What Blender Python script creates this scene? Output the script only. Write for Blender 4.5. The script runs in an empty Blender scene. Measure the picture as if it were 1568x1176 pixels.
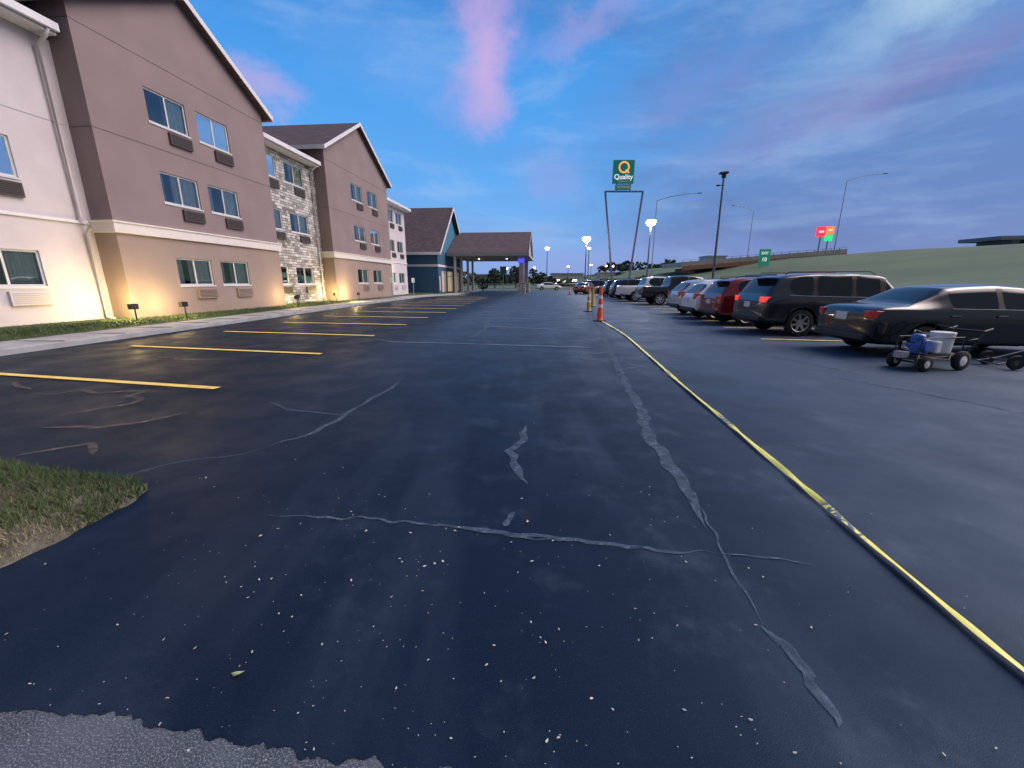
import bpy, bmesh, math, random
from mathutils import Vector, Matrix, noise
random.seed(7)
R=math.radians
def lin(r,g,b):
    f=lambda c:(c/255/12.92) if c/255<=.04045 else ((c/255+.055)/1.055)**2.4
    return (f(r),f(g),f(b),1)
scene=bpy.context.scene
scene.view_settings.view_transform='Standard'
scene.view_settings.look='None'; scene.view_settings.exposure=0

# ------------------------------------------------------------------ materials
def mat(name,col,rough=.7,var=.15,nscale=8,bump=0,bscale=60,metal=0,spec=.5,emit=None,estr=0,coat=0,col2=None):
    m=bpy.data.materials.new(name); m.use_nodes=True
    nt=m.node_tree; b=nt.nodes['Principled BSDF']
    b.inputs['Roughness'].default_value=rough; b.inputs['Metallic'].default_value=metal
    b.inputs['Specular IOR Level'].default_value=spec
    b.inputs['Coat Weight'].default_value=coat
    col=tuple(col)[:3]
    tc=nt.nodes.new('ShaderNodeTexCoord')
    n=nt.nodes.new('ShaderNodeTexNoise'); n.inputs['Scale'].default_value=nscale; n.inputs['Detail'].default_value=4
    nt.links.new(tc.outputs['Object'],n.inputs['Vector'])
    mx=nt.nodes.new('ShaderNodeMix'); mx.data_type='RGBA'
    c2=col2[:3] if col2 else tuple(min(1,c*(1+var)) for c in col)
    c1=col if col2 else tuple(c*(1-var) for c in col)
    mx.inputs[6].default_value=(*c1,1); mx.inputs[7].default_value=(*c2,1)
    mr=nt.nodes.new('ShaderNodeMapRange'); mr.inputs[1].default_value=.3; mr.inputs[2].default_value=.7
    nt.links.new(n.outputs['Fac'],mr.inputs[0]); nt.links.new(mr.outputs[0],mx.inputs[0])
    nt.links.new(mx.outputs[2],b.inputs['Base Color'])
    if bump:
        n2=nt.nodes.new('ShaderNodeTexNoise'); n2.inputs['Scale'].default_value=bscale; n2.inputs['Detail'].default_value=3
        nt.links.new(tc.outputs['Object'],n2.inputs['Vector'])
        bp=nt.nodes.new('ShaderNodeBump'); bp.inputs['Strength'].default_value=bump; bp.inputs['Distance'].default_value=.02
        nt.links.new(n2.outputs['Fac'],bp.inputs['Height']); nt.links.new(bp.outputs[0],b.inputs['Normal'])
    if emit:
        b.inputs['Emission Color'].default_value=(*emit[:3],1); b.inputs['Emission Strength'].default_value=estr
    return m

M={}
M['pale']=mat('stucco_pale',(.58,.54,.57),.85,.05,1.3,.25,70)
M['brown']=mat('stucco_brown',(.26,.20,.20),.85,.08,.7,.25,70)
M['tan']=mat('stucco_tan',(.31,.24,.21),.85,.08,.7,.25,70)
M['cream']=mat('trim_cream',(.70,.66,.64),.7,.05,3)
M['white']=mat('white_paint',(.72,.72,.75),.5,.05,3)
M['frame']=mat('window_frame',(.6,.62,.64),.45,.05,3)
M['blue']=mat('blue_siding',(.03,.10,.19),.7,.1,3)
M['blue2']=mat('teal_siding',(.04,.18,.29),.7,.1,3)
M['curtain']=mat('curtain',(.80,.84,.85),.9,.08,6)
M['dark']=mat('dark_interior',(.03,.035,.045),.8)
M['acdark']=mat('ac_grille',(.07,.055,.05),.6)
M['black']=mat('black_plastic',(.012,.012,.013),.5)
M['rubber']=mat('tyre_rubber',(.014,.014,.015),.8)
M['steel']=mat('pole_steel',(.12,.125,.14),.5,.1,3,metal=.4)
M['galv']=mat('galvanised',(.3,.32,.35),.5,.1,3,metal=.3)
M['chrome']=mat('alloy_rim',(.55,.56,.58),.3,.05,3,metal=.8)
M['concrete']=mat('concrete',(.32,.33,.34),.9,.2,2.2,.3,60)
M['orange']=mat('orange_plastic',(.9,.11,.03),.5,.08,6)
M['cyel']=mat('weathered_yellow',(.5,.33,.08),.6,.1,6)
M['reflw']=mat('reflective_white',(.75,.75,.75),.4,.05,6)
M['tail']=mat('taillight_red',(.30,.01,.012),.15,.1,6,emit=(1,.04,.03),estr=.05,coat=1)
M['tailon']=mat('taillight_lit',(.5,.02,.02),.15,.1,6,emit=(1,.05,.05),estr=.9,coat=1)
M['lens']=mat('clear_lens',(.6,.62,.65),.1,.05,6,coat=1)
M['plate']=mat('licence_plate',(.6,.62,.65),.4,.15,30)
M['carglass']=mat('car_glass',(.008,.012,.016),.05,.1,2,spec=.5)
M['lamp']=mat('lamp_lit',(1,.95,.85),.5,0.01,3,emit=(1,.93,.8),estr=30)
M['lampsoft']=mat('lamp_soft',(1,.95,.85),.5,0.01,3,emit=(1,.85,.6),estr=6)
M['signgreen']=mat('sign_green',lin(20,95,88),.5,.04,3,emit=lin(20,105,98),estr=.5)
M['signor']=mat('sign_orange',(.9,.35,.08),.5,.04,3,emit=(1,.45,.15),estr=.8)
M['signwh']=mat('sign_white',(.8,.8,.8),.5,.04,3,emit=(1,1,1),estr=.6)
M['hwygreen']=mat('highway_green',(.02,.25,.16),.5,.05,3,emit=(.02,.3,.2),estr=.3)
M['redled']=mat('red_display',(.6,.02,.03),.5,.03,3,emit=(1,.03,.06),estr=1.5)
M['greenled']=mat('green_display',(.02,.5,.1),.5,.03,3,emit=(.02,.9,.25),estr=.9)
M['grass']=mat('grass',(.030,.055,.02),.95,.3,1.5,.6,30,col2=(.06,.09,.034))
M['blade']=mat('grass_blades',(.035,.07,.022),.8,.3,2,col2=(.085,.13,.045))
M['dryblade']=mat('dry_grass',(.10,.105,.05),.85,.3,3,col2=(.32,.28,.17))
M['soil']=mat('thatch_soil',(.06,.055,.038),.95,.3,6,.8,40,col2=(.17,.155,.11))
M['hill']=mat('hill_grass',(.065,.11,.07),.95,.2,.08,.3,3,col2=(.105,.16,.09))
M['foliage']=mat('foliage',(.022,.038,.026),.9,.3,.3,col2=(.05,.075,.045))
M['leaf']=mat('fallen_leaves',(.35,.33,.27),.8,.3,30,col2=(.75,.72,.62))
M['greenleaf']=mat('green_leaf',(.35,.42,.2),.7,.1,20)
M['abut']=mat('weathering_steel',(.30,.14,.10),.8,.2,1)
M['asph0']=mat('distant_road',(.06,.06,.065),.8,.2,1)

def glassmat():
    m=bpy.data.materials.new('window_glass'); m.use_nodes=True; nt=m.node_tree
    for n in list(nt.nodes): nt.nodes.remove(n)
    o=nt.nodes.new('ShaderNodeOutputMaterial'); t=nt.nodes.new('ShaderNodeBsdfTransparent'); g=nt.nodes.new('ShaderNodeBsdfGlossy')
    g.inputs['Roughness'].default_value=.03; g.inputs['Color'].default_value=(.85,1,1,1); t.inputs['Color'].default_value=(.85,.92,.93,1)
    f=nt.nodes.new('ShaderNodeFresnel'); f.inputs['IOR'].default_value=2.6
    mx=nt.nodes.new('ShaderNodeMixShader')
    nt.links.new(f.outputs[0],mx.inputs[0]); nt.links.new(t.outputs[0],mx.inputs[1]); nt.links.new(g.outputs[0],mx.inputs[2]); nt.links.new(mx.outputs[0],o.inputs[0])
    return m
M['glass']=glassmat()

def stone():
    m=mat('ledger_stone',(.3,.3,.28),.85); nt=m.node_tree; b=nt.nodes['Principled BSDF']
    tc=nt.nodes.new('ShaderNodeTexCoord'); sp=nt.nodes.new('ShaderNodeSeparateXYZ'); cb=nt.nodes.new('ShaderNodeCombineXYZ')
    ad=nt.nodes.new('ShaderNodeMath'); ad.operation='ADD'
    nt.links.new(tc.outputs['Object'],sp.inputs[0]); nt.links.new(sp.outputs[0],ad.inputs[0]); nt.links.new(sp.outputs[1],ad.inputs[1])
    nt.links.new(ad.outputs[0],cb.inputs[0]); nt.links.new(sp.outputs[2],cb.inputs[1])
    br=nt.nodes.new('ShaderNodeTexBrick'); br.inputs['Scale'].default_value=1; br.inputs['Brick Width'].default_value=.42; br.inputs['Row Height'].default_value=.15
    br.inputs['Mortar Size'].default_value=.012; br.inputs['Color1'].default_value=(.66,.66,.66,1); br.inputs['Color2'].default_value=(.18,.17,.165,1); br.inputs['Mortar'].default_value=(.08,.075,.07,1)
    br.offset=.37; br.squash=.6; br.squash_frequency=3
    nt.links.new(cb.outputs[0],br.inputs[0]); nt.links.new(br.outputs[0],b.inputs['Base Color'])
    bp=nt.nodes.new('ShaderNodeBump'); bp.inputs['Distance'].default_value=.04; bp.inputs['Strength'].default_value=.6
    nt.links.new(br.outputs[0],bp.inputs['Height']); nt.links.new(bp.outputs[0],b.inputs['Normal'])
    return m
M['stone']=stone()
def shingle():
    m=mat('roof_shingles',(.075,.05,.055),.9); nt=m.node_tree; b=nt.nodes['Principled BSDF']
    tc=nt.nodes.new('ShaderNodeTexCoord'); br=nt.nodes.new('ShaderNodeTexBrick')
    br.inputs['Scale'].default_value=1; br.inputs['Brick Width'].default_value=.45; br.inputs['Row Height'].default_value=.22; br.inputs['Mortar Size'].default_value=.01
    br.inputs['Color1'].default_value=(.125,.09,.10,1); br.inputs['Color2'].default_value=(.08,.06,.07,1); br.inputs['Mortar'].default_value=(.045,.033,.042,1)
    nt.links.new(tc.outputs['Object'],br.inputs[0]); nt.links.new(br.outputs[0],b.inputs['Base Color'])
    return m
M['roof']=shingle()

def asphalt(name,kind):
    m=bpy.data.materials.new(name); m.use_nodes=True; nt=m.node_tree; b=nt.nodes['Principled BSDF']; L=nt.links.new; N=nt.nodes.new
    tc=N('ShaderNodeTexCoord')
    def ns(scale,det=4,r=.6,sc=None):
        n=N('ShaderNodeTexNoise'); n.inputs['Scale'].default_value=scale; n.inputs['Detail'].default_value=det; n.inputs['Roughness'].default_value=r
        if sc:
            mp=N('ShaderNodeMapping'); mp.inputs['Scale'].default_value=sc; L(tc.outputs['Object'],mp.inputs[0]); L(mp.outputs[0],n.inputs['Vector'])
        else: L(tc.outputs['Object'],n.inputs['Vector'])
        return n.outputs['Fac']
    def mrange(s,a,c,lo=0,hi=1):
        r=N('ShaderNodeMapRange'); r.interpolation_type='SMOOTHSTEP'; r.inputs[1].default_value=a; r.inputs[2].default_value=c; r.inputs[3].default_value=lo; r.inputs[4].default_value=hi; L(s,r.inputs[0]); return r.outputs[0]
    def mix(f,a,c):
        x=N('ShaderNodeMix'); x.data_type='RGBA'
        L(f,x.inputs[0])
        for i,v in ((6,a),(7,c)):
            if isinstance(v,tuple): x.inputs[i].default_value=(*v[:3],1)
            else: L(v,x.inputs[i])
        return x.outputs[2]
    def math_(op,a,c):
        x=N('ShaderNodeMath'); x.operation=op
        for i,v in ((0,a),(1,c)):
            if isinstance(v,(int,float)): x.inputs[i].default_value=v
            else: L(v,x.inputs[i])
        return x.outputs[0]
    if kind=='old':
        c=mix(mrange(ns(3),.35,.65),(.04,.055,.075),(.08,.10,.13)); c=mix(mrange(ns(160,2),.5,.62),c,(.20,.23,.26)); bs=160; bstr=.9
        b.inputs['Roughness'].default_value=.85
    else:
        b.inputs['Specular IOR Level'].default_value=.3; b.inputs['Specular Tint'].default_value=(.35,.68,1,1)
        sp=N('ShaderNodeSeparateXYZ'); L(tc.outputs['Object'],sp.inputs[0])
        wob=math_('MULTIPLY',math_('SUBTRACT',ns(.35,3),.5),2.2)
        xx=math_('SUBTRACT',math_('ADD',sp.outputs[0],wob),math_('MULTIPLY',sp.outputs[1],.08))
        far=mrange(sp.outputs[1],2.0,18)  # far asphalt paler: grazing sky sheen put into the base colour
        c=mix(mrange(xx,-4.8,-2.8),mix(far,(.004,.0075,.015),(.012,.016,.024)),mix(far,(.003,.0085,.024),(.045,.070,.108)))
        c=mix(mrange(xx,.2,3.6),c,mix(far,(.030,.053,.093),(.088,.122,.175)))  # paler to the right: dust, plus grazing sky sheen painted into the colour
        st=mrange(ns(.9,4,.6,(1.6,.22,1)),.45,.72)
        st=math_('MULTIPLY',st,.26)
        c=mix(math_('MULTIPLY',st,mrange(xx,-4,1,.12,1)),c,(.07,.10,.15))
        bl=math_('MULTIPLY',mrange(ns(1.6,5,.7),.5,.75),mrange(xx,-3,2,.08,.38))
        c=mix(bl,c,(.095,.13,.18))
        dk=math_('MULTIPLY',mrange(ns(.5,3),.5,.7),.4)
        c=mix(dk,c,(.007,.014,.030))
        c=mix(math_('MULTIPLY',mrange(ns(230,1),.66,.74),.4),c,(.12,.16,.22)); bs=220; bstr=.4
        L(mrange(ns(1.2,3),.3,.7,.5,.72),b.inputs['Roughness'])
    L(c,b.inputs['Base Color'])
    bp=N('ShaderNodeBump'); bp.inputs['Strength'].default_value=bstr; bp.inputs['Distance'].default_value=.006
    L(ns(bs,2),bp.inputs['Height']); L(bp.outputs[0],b.inputs['Normal'])
    return m
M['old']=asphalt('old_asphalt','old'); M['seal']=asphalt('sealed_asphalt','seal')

def worn(name,col,thr=.42,scale=25,rough=.8,hi=.12):
    m=mat(name,col,rough,.15,6,spec=.2); nt=m.node_tree; L=nt.links.new
    b=nt.nodes['Principled BSDF']
    tc=nt.nodes.new('ShaderNodeTexCoord'); n=nt.nodes.new('ShaderNodeTexNoise'); n.inputs['Scale'].default_value=scale; n.inputs['Detail'].default_value=5; n.inputs['Roughness'].default_value=.7
    L(tc.outputs['Object'],n.inputs['Vector'])
    r=nt.nodes.new('ShaderNodeMapRange'); r.inputs[1].default_value=thr-hi; r.inputs[2].default_value=thr+hi; L(n.outputs['Fac'],r.inputs[0])
    L(r.outputs[0],b.inputs['Alpha'])
    return m
M['crack']=worn('crack_filler',(.095,.14,.20),.49,14,hi=.2)
M['crackf']=worn('faded_crack',(.075,.105,.15),.55,9,hi=.2)
M['crackb']=worn('brown_crack',(.15,.125,.11),.52,9,hi=.2)
M['ghost']=worn('faded_line',(.21,.26,.33),.5,18,hi=.25)
M['yline']=worn('yellow_line_paint',(.95,.66,.18),.26,30,.7,.1)

# ------------------------------------------------------------------ mesh helpers
def obj(name,verts,faces,m,parent=None,smooth=False):
    me=bpy.data.meshes.new(name); me.from_pydata([tuple(v) for v in verts],[],faces); me.update()
    ms=m if isinstance(m,(list,tuple)) else [m]
    for k in ms: me.materials.append(k)
    if smooth:
        for p in me.polygons: p.use_smooth=True
    o=bpy.data.objects.new(name,me); scene.collection.objects.link(o)
    if parent: o.parent=parent
    return o
def empty(name,loc=(0,0,0),rz=0):
    e=bpy.data.objects.new(name,None); scene.collection.objects.link(e); e.location=loc; e.rotation_euler=(0,0,rz); e.empty_display_size=.3
    return e
class B:
    def __init__(s): s.v=[]; s.f=[]; s.m=[]
    def add(s,vs,fs,mi=0):
        k=len(s.v); s.v+= [tuple(v) for v in vs]; s.f+=[tuple(i+k for i in f) for f in fs]; s.m+=[mi]*len(fs)
    def box(s,x0,x1,y0,y1,z0,z1,mi=0):
        s.add([(x0,y0,z0),(x1,y0,z0),(x1,y1,z0),(x0,y1,z0),(x0,y0,z1),(x1,y0,z1),(x1,y1,z1),(x0,y1,z1)],
              [(3,2,1,0),(4,5,6,7),(0,1,5,4),(1,2,6,5),(2,3,7,6),(3,0,4,7)],mi)
    def extr_y(s,poly,y0,y1,mi=0):
        n=len(poly); vs=[(x,y0,z) for x,z in poly]+[(x,y1,z) for x,z in poly]
        fs=[(i,(i+1)%n,(i+1)%n+n,i+n) for i in range(n)]+[tuple(range(n))[::-1],tuple(range(n,2*n))]
        s.add(vs,fs,mi)
    def extr_x(s,poly,x0,x1,mi=0):
        n=len(poly); vs=[(x0,y,z) for y,z in poly]+[(x1,y,z) for y,z in poly]
        fs=[(i,(i+1)%n,(i+1)%n+n,i+n) for i in range(n)]+[tuple(range(n))[::-1],tuple(range(n,2*n))]
        s.add(vs,fs,mi)
    def tube(s,pts,r,seg=8,mi=0,r2=None):
        pts=[Vector(p) for p in pts]; n=len(pts); vs=[]; fs=[]
        for i,p in enumerate(pts):
            d=(pts[min(i+1,n-1)]-pts[max(i-1,0)]).normalized()
            a=d.cross(Vector((0,0,1)));
            if a.length<.05: a=d.cross(Vector((0,1,0)))
            a.normalize(); b=d.cross(a)
            rr=r if r2 is None else r+(r2-r)*i/(n-1)
            for k in range(seg):
                t=2*math.pi*k/seg; vs.append(p+(a*math.cos(t)+b*math.sin(t))*rr)
        for i in range(n-1):
            for k in range(seg):
                fs.append((i*seg+k,i*seg+(k+1)%seg,(i+1)*seg+(k+1)%seg,(i+1)*seg+k))
        fs.append(tuple(range(seg))[::-1]); fs.append(tuple(range((n-1)*seg,n*seg)))
        s.add(vs,fs,mi)
    def lathe(s,prof,c=(0,0,0),axis='z',seg=24,mi=0,mis=None):
        vs=[];n=len(prof)
        for k in range(seg):
            t=2*math.pi*k/seg
            for r,h in prof:
                a,b=r*math.cos(t),r*math.sin(t)
                v={'z':(a,b,h),'y':(a,h,b),'x':(h,a,b)}[axis]
                vs.append((v[0]+c[0],v[1]+c[1],v[2]+c[2]))
        base=len(s.v); s.v+=vs
        for k in range(seg):
            k2=(k+1)%seg
            for i in range(n-1):
                s.f.append((base+k*n+i,base+k2*n+i,base+k2*n+i+1,base+k*n+i+1)); s.m.append(mis[i] if mis else mi)
    def make(s,name,mats,parent=None,smooth=False,bevel=0):
        o=obj(name,s.v,s.f,mats,parent,smooth)
        for p,mi in zip(o.data.polygons,s.m): p.material_index=mi
        bm=bmesh.new(); bm.from_mesh(o.data); bmesh.ops.recalc_face_normals(bm,faces=bm.faces)
        bm.to_mesh(o.data); bm.free()
        if bevel:
            md=o.modifiers.new('bevel','BEVEL'); md.width=bevel; md.segments=2; md.limit_method='ANGLE'
        return o

# ------------------------------------------------------------------ ground
def sheet(name,poly,z,m):
    return obj(name,[(x,y,z) for x,y in poly],[tuple(range(len(poly)))],m)
sheet('ground',[(-1500,-300),(1500,-300),(1500,2500),(-1500,2500)],-.03,M['hill'])
sheet('old_asphalt_road',[(-40,-30),(32,-30),(32,78),(-6,78),(-6,47),(-13,40),(-13,-30)],0,M['old'])
edge=[]
cp=[(-12.9,2.2),(-6,1.6),(-3.2,1.22),(-1.86,1.14),(-1.48,1.11),(-.95,1.03),(-.30,.95),(.4,.86),(1.5,.75),(4,.5),(12,-.5),(31,-3)]
for (x0,y0),(x1,y1) in zip(cp,cp[1:]):
    n=max(2,int(math.hypot(x1-x0,y1-y0)/.012)) if x1<2 and x0>-4 else 8
    for i in range(n):
        t=i/n; x=x0+(x1-x0)*t; y=y0+(y1-y0)*t
        y+=.05*noise.noise(Vector((x*4,0,3)))+.03*noise.noise(Vector((x*17,1,3)))+.02*noise.noise(Vector((x*55,1,3)))
        edge.append((x,y))
edge.append((31,-3))
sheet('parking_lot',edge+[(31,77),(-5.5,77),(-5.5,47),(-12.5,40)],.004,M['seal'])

def ribbon(pts,w,z=.009,jit=.35,seed=0,step=.12,wob=.03,ends=.2):
    P=[Vector((x,y,0)) for x,y in pts]; out=[]
    for a,b in zip(P,P[1:]):
        n=max(1,int((b-a).length/step))
        for i in range(n): out.append(a.lerp(b,i/n))
    out.append(P[-1])
    for i,p in enumerate(out):
        p.x+=wob*noise.noise(Vector((i*.35,seed,0)))*2; p.y+=wob*noise.noise(Vector((i*.35,seed,9)))*2
    vs=[];fs=[]
    N=len(out)
    for i,p in enumerate(out):
        d=(out[min(i+1,N-1)]-out[max(i-1,0)]).normalized(); nrm=Vector((-d.y,d.x,0))
        e=min(1,(i+.3)/(N*ends+.01),(N-1-i+.3)/(N*ends+.01)) if ends else 1
        w1=w*(1+jit*2*noise.noise(Vector((i*.5,seed,2))))*e; w2=w*(1+jit*2*noise.noise(Vector((i*.5,seed,5))))*e
        vs.append((p+nrm*w1/2)+Vector((0,0,z))); vs.append((p-nrm*w2/2)+Vector((0,0,z)))
    for i in range(N-1): fs.append((2*i,2*i+1,2*i+3,2*i+2))
    return vs,fs
def ribbons(name,lst,m,z):
    b=B()
    for i,(pts,w,kw) in enumerate(lst):
        vs,fs=ribbon(pts,w,z+.0004*(i%6),seed=i*7.3,**kw); b.add(vs,fs)
    return b.make(name,[m])
ribbons('asphalt_crack_filler',[
 ([(1.13,1.07),(1.17,1.30),(1.12,1.50)],.045,dict(step=.03,wob=.012)),
 ([(1.12,1.50),(1.18,1.93),(1.28,2.38),(1.29,2.83)],.016,dict(step=.05,wob=.015)),
 ([(1.22,2.2),(1.29,2.83),(1.35,3.61),(1.49,4.38),(1.72,5.88),(2.11,8.37),(2.63,11.54),(3.14,15.3),(4.6,24)],.115,dict(ends=.03,step=.08)),
 ([(-1.66,2.38),(-.95,2.34),(-.35,2.25),(.06,2.14),(.45,2.11)],.020,dict(step=.04,wob=.022)),
 ([(-.5,2.29),(.0,2.18),(.45,2.09),(.81,2.02),(1.13,1.99)],.032,dict(step=.04,wob=.02)),
 ([(1.13,1.99),(1.66,1.91)],.013,dict(step=.05,wob=.015)),
 ([(-.05,2.25),(.02,2.42)],.04,dict(step=.03,wob=.01)),
 ([(.15,4.12),(.10,3.69),(-.01,3.43),(.03,3.12),(.10,2.78)],.075,dict(step=.05,wob=.025)),
 ([(-1.71,6.30),(-1.79,5.51),(-1.91,4.62),(-2.04,3.92),(-2.30,3.46)],.06,dict(step=.08)),
 ([(1.08,32.6),(-.41,18.28),(-1.0,14.16),(-1.31,10.26)],.2,dict(wob=.15,step=.4)),
 ([(-1.31,10.26),(-2.73,10.26),(-4.03,11.12)],.12,dict(wob=.08)),
 ([(-.6,16.5),(.9,14.5),(2.6,13.8)],.1,dict(wob=.08)),
 ([(1.75,6.8),(2.3,7.2),(2.0,8.0)],.12,{}),([(1.8,7.6),(1.5,8.0),(1.6,8.6),(2.3,8.8)],.2,dict(wob=.1)),
],M['crack'],.009)
ribbons('faded_crack',[
 ([(-2.30,3.46),(-2.98,3.06),(-3.6,2.4)],.04,{}),
 ([(-3.2,5.0),(-2.6,4.6),(-1.9,4.4)],.05,{}),
 ([(5.2,6.5),(6.0,4.6),(7.2,3.2)],.07,{}),([(3.2,2.0),(4.2,1.9),(5.6,2.1)],.03,{}),
 ([(4.6,9.8),(5.6,7.6),(5.9,6.2)],.06,{}),([(-2.9,7.5),(-2.2,7.2)],.05,{}),
],M['crackf'],.0125)
ribbons('brown_crack',[
 ([(-6.6,5.4),(-5.2,5.5),(-4.8,4.9),(-5.3,4.3)],.09,dict(wob=.1)),([(-5.0,4.0),(-4.1,4.1),(-3.8,4.5)],.08,dict(wob=.08)),
 ([(-7.4,8.3),(-6.3,7.8),(-5.6,7.9)],.1,dict(wob=.1)),([(-4.4,3.3),(-4.0,3.6),(-3.7,3.3)],.07,{}),([(-7.6,6.0),(-6.9,5.6)],.08,{}),
 ([(-7.4,9.6),(-6.4,9.3),(-6.0,9.9)],.1,dict(wob=.1)),
],M['crackb'],.0155)
ribbons('faded_parking_line',[
 ([(-.71,9.92),(1.85,9.41)],.12,dict(ends=0,jit=.1,wob=0)),([(-1.0,14.16),(1.4,13.17)],.12,dict(ends=0,jit=.1,wob=0)),
 ([(-3.2,10.35),(-.9,9.95)],.09,dict(ends=0,jit=.1,wob=0)),
 ([(-1.8,17.6),(.98,16.97)],.14,dict(ends=0,jit=.1,wob=0)),([(-1.6,21.4),(1.3,20.6)],.15,dict(ends=0,jit=.1,wob=0)),([(-1.4,25.4),(1.6,24.6)],.15,dict(ends=0,jit=.1,wob=0)),
],M['ghost'],.018)
yl=B()
Ls=[(-8.7,6.62,-4.25,5.65),(-9.14,9.65,-4.07,8.53),(-8.93,12.6,-3.93,11.54),(-8.71,15.55,-3.80,14.61),(-8.5,18.5,-3.63,17.6),(-8.3,21.5,-3.32,20.66),
    (-8.1,24.6,-3.2,23.7),(-8.0,27.6,-3.1,26.8),(-7.8,30.6,-3.0,29.8),(-7.6,33.6,-2.9,32.8),(-7.4,36.6,-2.7,35.8),(-7.2,39.6,-2.6,38.8),(-7.0,42.6,-2.5,41.8),
    (6.70,10.86,12.2,9.7),(7.16,13.75,12.2,12.9),(7.60,16.3,12.5,15.6),(7.6,20.9,12.6,20.2),(7.9,23.6,13,22.9),(8.1,26.3,13,25.6),(8.3,31,13,30.3)]
for x0,y0,x1,y1 in Ls:
    d=Vector((x1-x0,y1-y0,0)).normalized(); n=Vector((-d.y,d.x,0))*(.055+.0012*min(y0,40)); k=14
    vs=[]
    for i in range(k+1):
        p=Vector((x0,y0,.021)).lerp(Vector((x1,y1,.021)),i/k); vs+=[p+n,p-n]
    yl.add(vs,[(2*i,2*i+1,2*i+3,2*i+2) for i in range(k)])
yl.make('yellow_parking_line',[M['yline']])

cin=[(-10.9,-12),(-10.75,6),(-10.55,11),(-10.38,15),(-10.2,22.6),(-9.8,33.7),(-9.3,42),(-8.4,46),(-6.8,49),(-6.3,53),(-6.3,66)]
def offs(pts,d):
    o=[]
    for i,p in enumerate(pts):
        a=Vector(pts[max(i-1,0)]);b=Vector(pts[min(i+1,len(pts)-1)]);t=(b-a).normalized(); o.append((p[0]-t.y*d,p[1]+t.x*d))
    return o
def strip(b,A,zA,C,zC,mi=0):
    n=len(A); vs=[(x,y,zA) for x,y in A]+[(x,y,zC) for x,y in C]
    b.add(vs,[(i,i+1,n+i+1,n+i) for i in range(n-1)],mi)
cb=B(); c1=offs(cin,.03); c2=offs(cin,.16); c3=offs(cin,1.25)
strip(cb,cin,0,cin,.12); strip(cb,cin,.12,c1,.145); strip(cb,c1,.145,c2,.148); strip(cb,c2,.146,c3,.16); strip(cb,c3,.16,c3,0)
cb.make('sidewalk_kerb',[M['concrete']])
jb=B()
for i in range(30):
    y=2+i*1.5
    x=-10.8+.03*y
    jb.box(x-1.2,x-.03,y,y+.012,.15,.163)
jb.make('sidewalk_joint',[M['black']])
lw=B(); la=[(p[0],p[1]) for p in c3]; lc=[(-27+.0875*p[1],p[1]) for p in la]
lb=[(min(p[0]-2.0,-12.2+.06*p[1]),p[1]) for p in la]
strip(lw,la,.165,lb,.27); strip(lw,lb,.27,lc,.33)
lw.make('lawn',[M['grass']])

def blades(name,fn,n,hmin,hmax,m,w=.006):
    vs=[];fs=[]
    for i in range(n):
        p=fn()
        if p is None: continue
        x,y,z=p; a=random.random()*math.pi*2; h=random.uniform(hmin,hmax); dx,dy=math.cos(a)*w,math.sin(a)*w
        lx,ly=random.uniform(-.7,.7)*h,random.uniform(-.7,.7)*h; k=len(vs)
        vs+=[(x-dx,y-dy,z),(x+dx,y+dy,z),(x+lx,y+ly,z+h)]; fs.append((k,k+1,k+2))
    return obj(name,vs,fs,m)
def lawnpt():
    y=random.uniform(5,1+38*random.random()+6); x=random.uniform(-12.1+.03*y,-15.5+.0875*y)
    return (x,y,.19+.05*min(1,(-12+.03*y-x)))
blades('lawn_grass',lawnpt,24000,.03,.09,M['blade'],.012)
isl=[(-2.72,2.75),(-2.66,2.55),(-2.70,2.08),(-2.78,1.89),(-3.4,1.55),(-5,1.2),(-9,1.0),(-9,4.0),(-6,3.6),(-4.41,3.22),(-3.92,3.08),(-3.37,2.96),(-2.96,2.89)]
def inpoly(x,y,P):
    c=False;j=len(P)-1
    for i in range(len(P)):
        if (P[i][1]>y)!=(P[j][1]>y) and x<(P[j][0]-P[i][0])*(y-P[i][1])/(P[j][1]-P[i][1])+P[i][0]: c=not c
        j=i
    return c
def edged(x,y,P):
    d=9
    for i in range(len(P)):
        a=Vector(P[i]);b=Vector(P[(i+1)%len(P)]);q=Vector((x,y));t=max(0,min(1,(q-a).dot(b-a)/(b-a).length_squared)); d=min(d,(q-a.lerp(b,t)).length)
    return d
iv=[];ifc=[];idx={}
st=.06
for i in range(0,110):
    for j in range(0,52):
        x=-9+i*st; y=.95+j*st
        d=edged(x,y,isl) if inpoly(x,y,isl) else -edged(x,y,isl)
        z=max(-.03,min(.07,d*.25))+.014*noise.noise(Vector((x*6,y*6,1)))
        idx[i,j]=len(iv); iv.append((x,y,z+.006))
for i in range(109):
    for j in range(51):
        q=[idx[i,j],idx[i+1,j],idx[i+1,j+1],idx[i,j+1]]
        if max(iv[k][2] for k in q)>0.0: ifc.append(tuple(q))
obj('grass_island',iv,ifc,M['soil'],smooth=True)
def islpt(g):
    def f():
        x=random.uniform(-6.5,-2.6);y=random.uniform(1.2,3.6)
        if not inpoly(x,y,isl): return None
        d=edged(x,y,isl)
        green=noise.noise(Vector((x*1.8,y*1.8,4)))+ (y-2.3)*1.0+.05
        if g and green<random.uniform(-.2,.3): return None
        if not g and (green>random.uniform(.3,.8) or random.random()<.35*(d<.06)): return None
        return (x,y,max(0,min(.07,d*.25)))
    return f
blades('green_grass_tufts',islpt(True),52000,.03,.075,M['blade'],.004)
blades('dry_grass_tufts',islpt(False),42000,.01,.045,M['dryblade'],.004)

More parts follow.
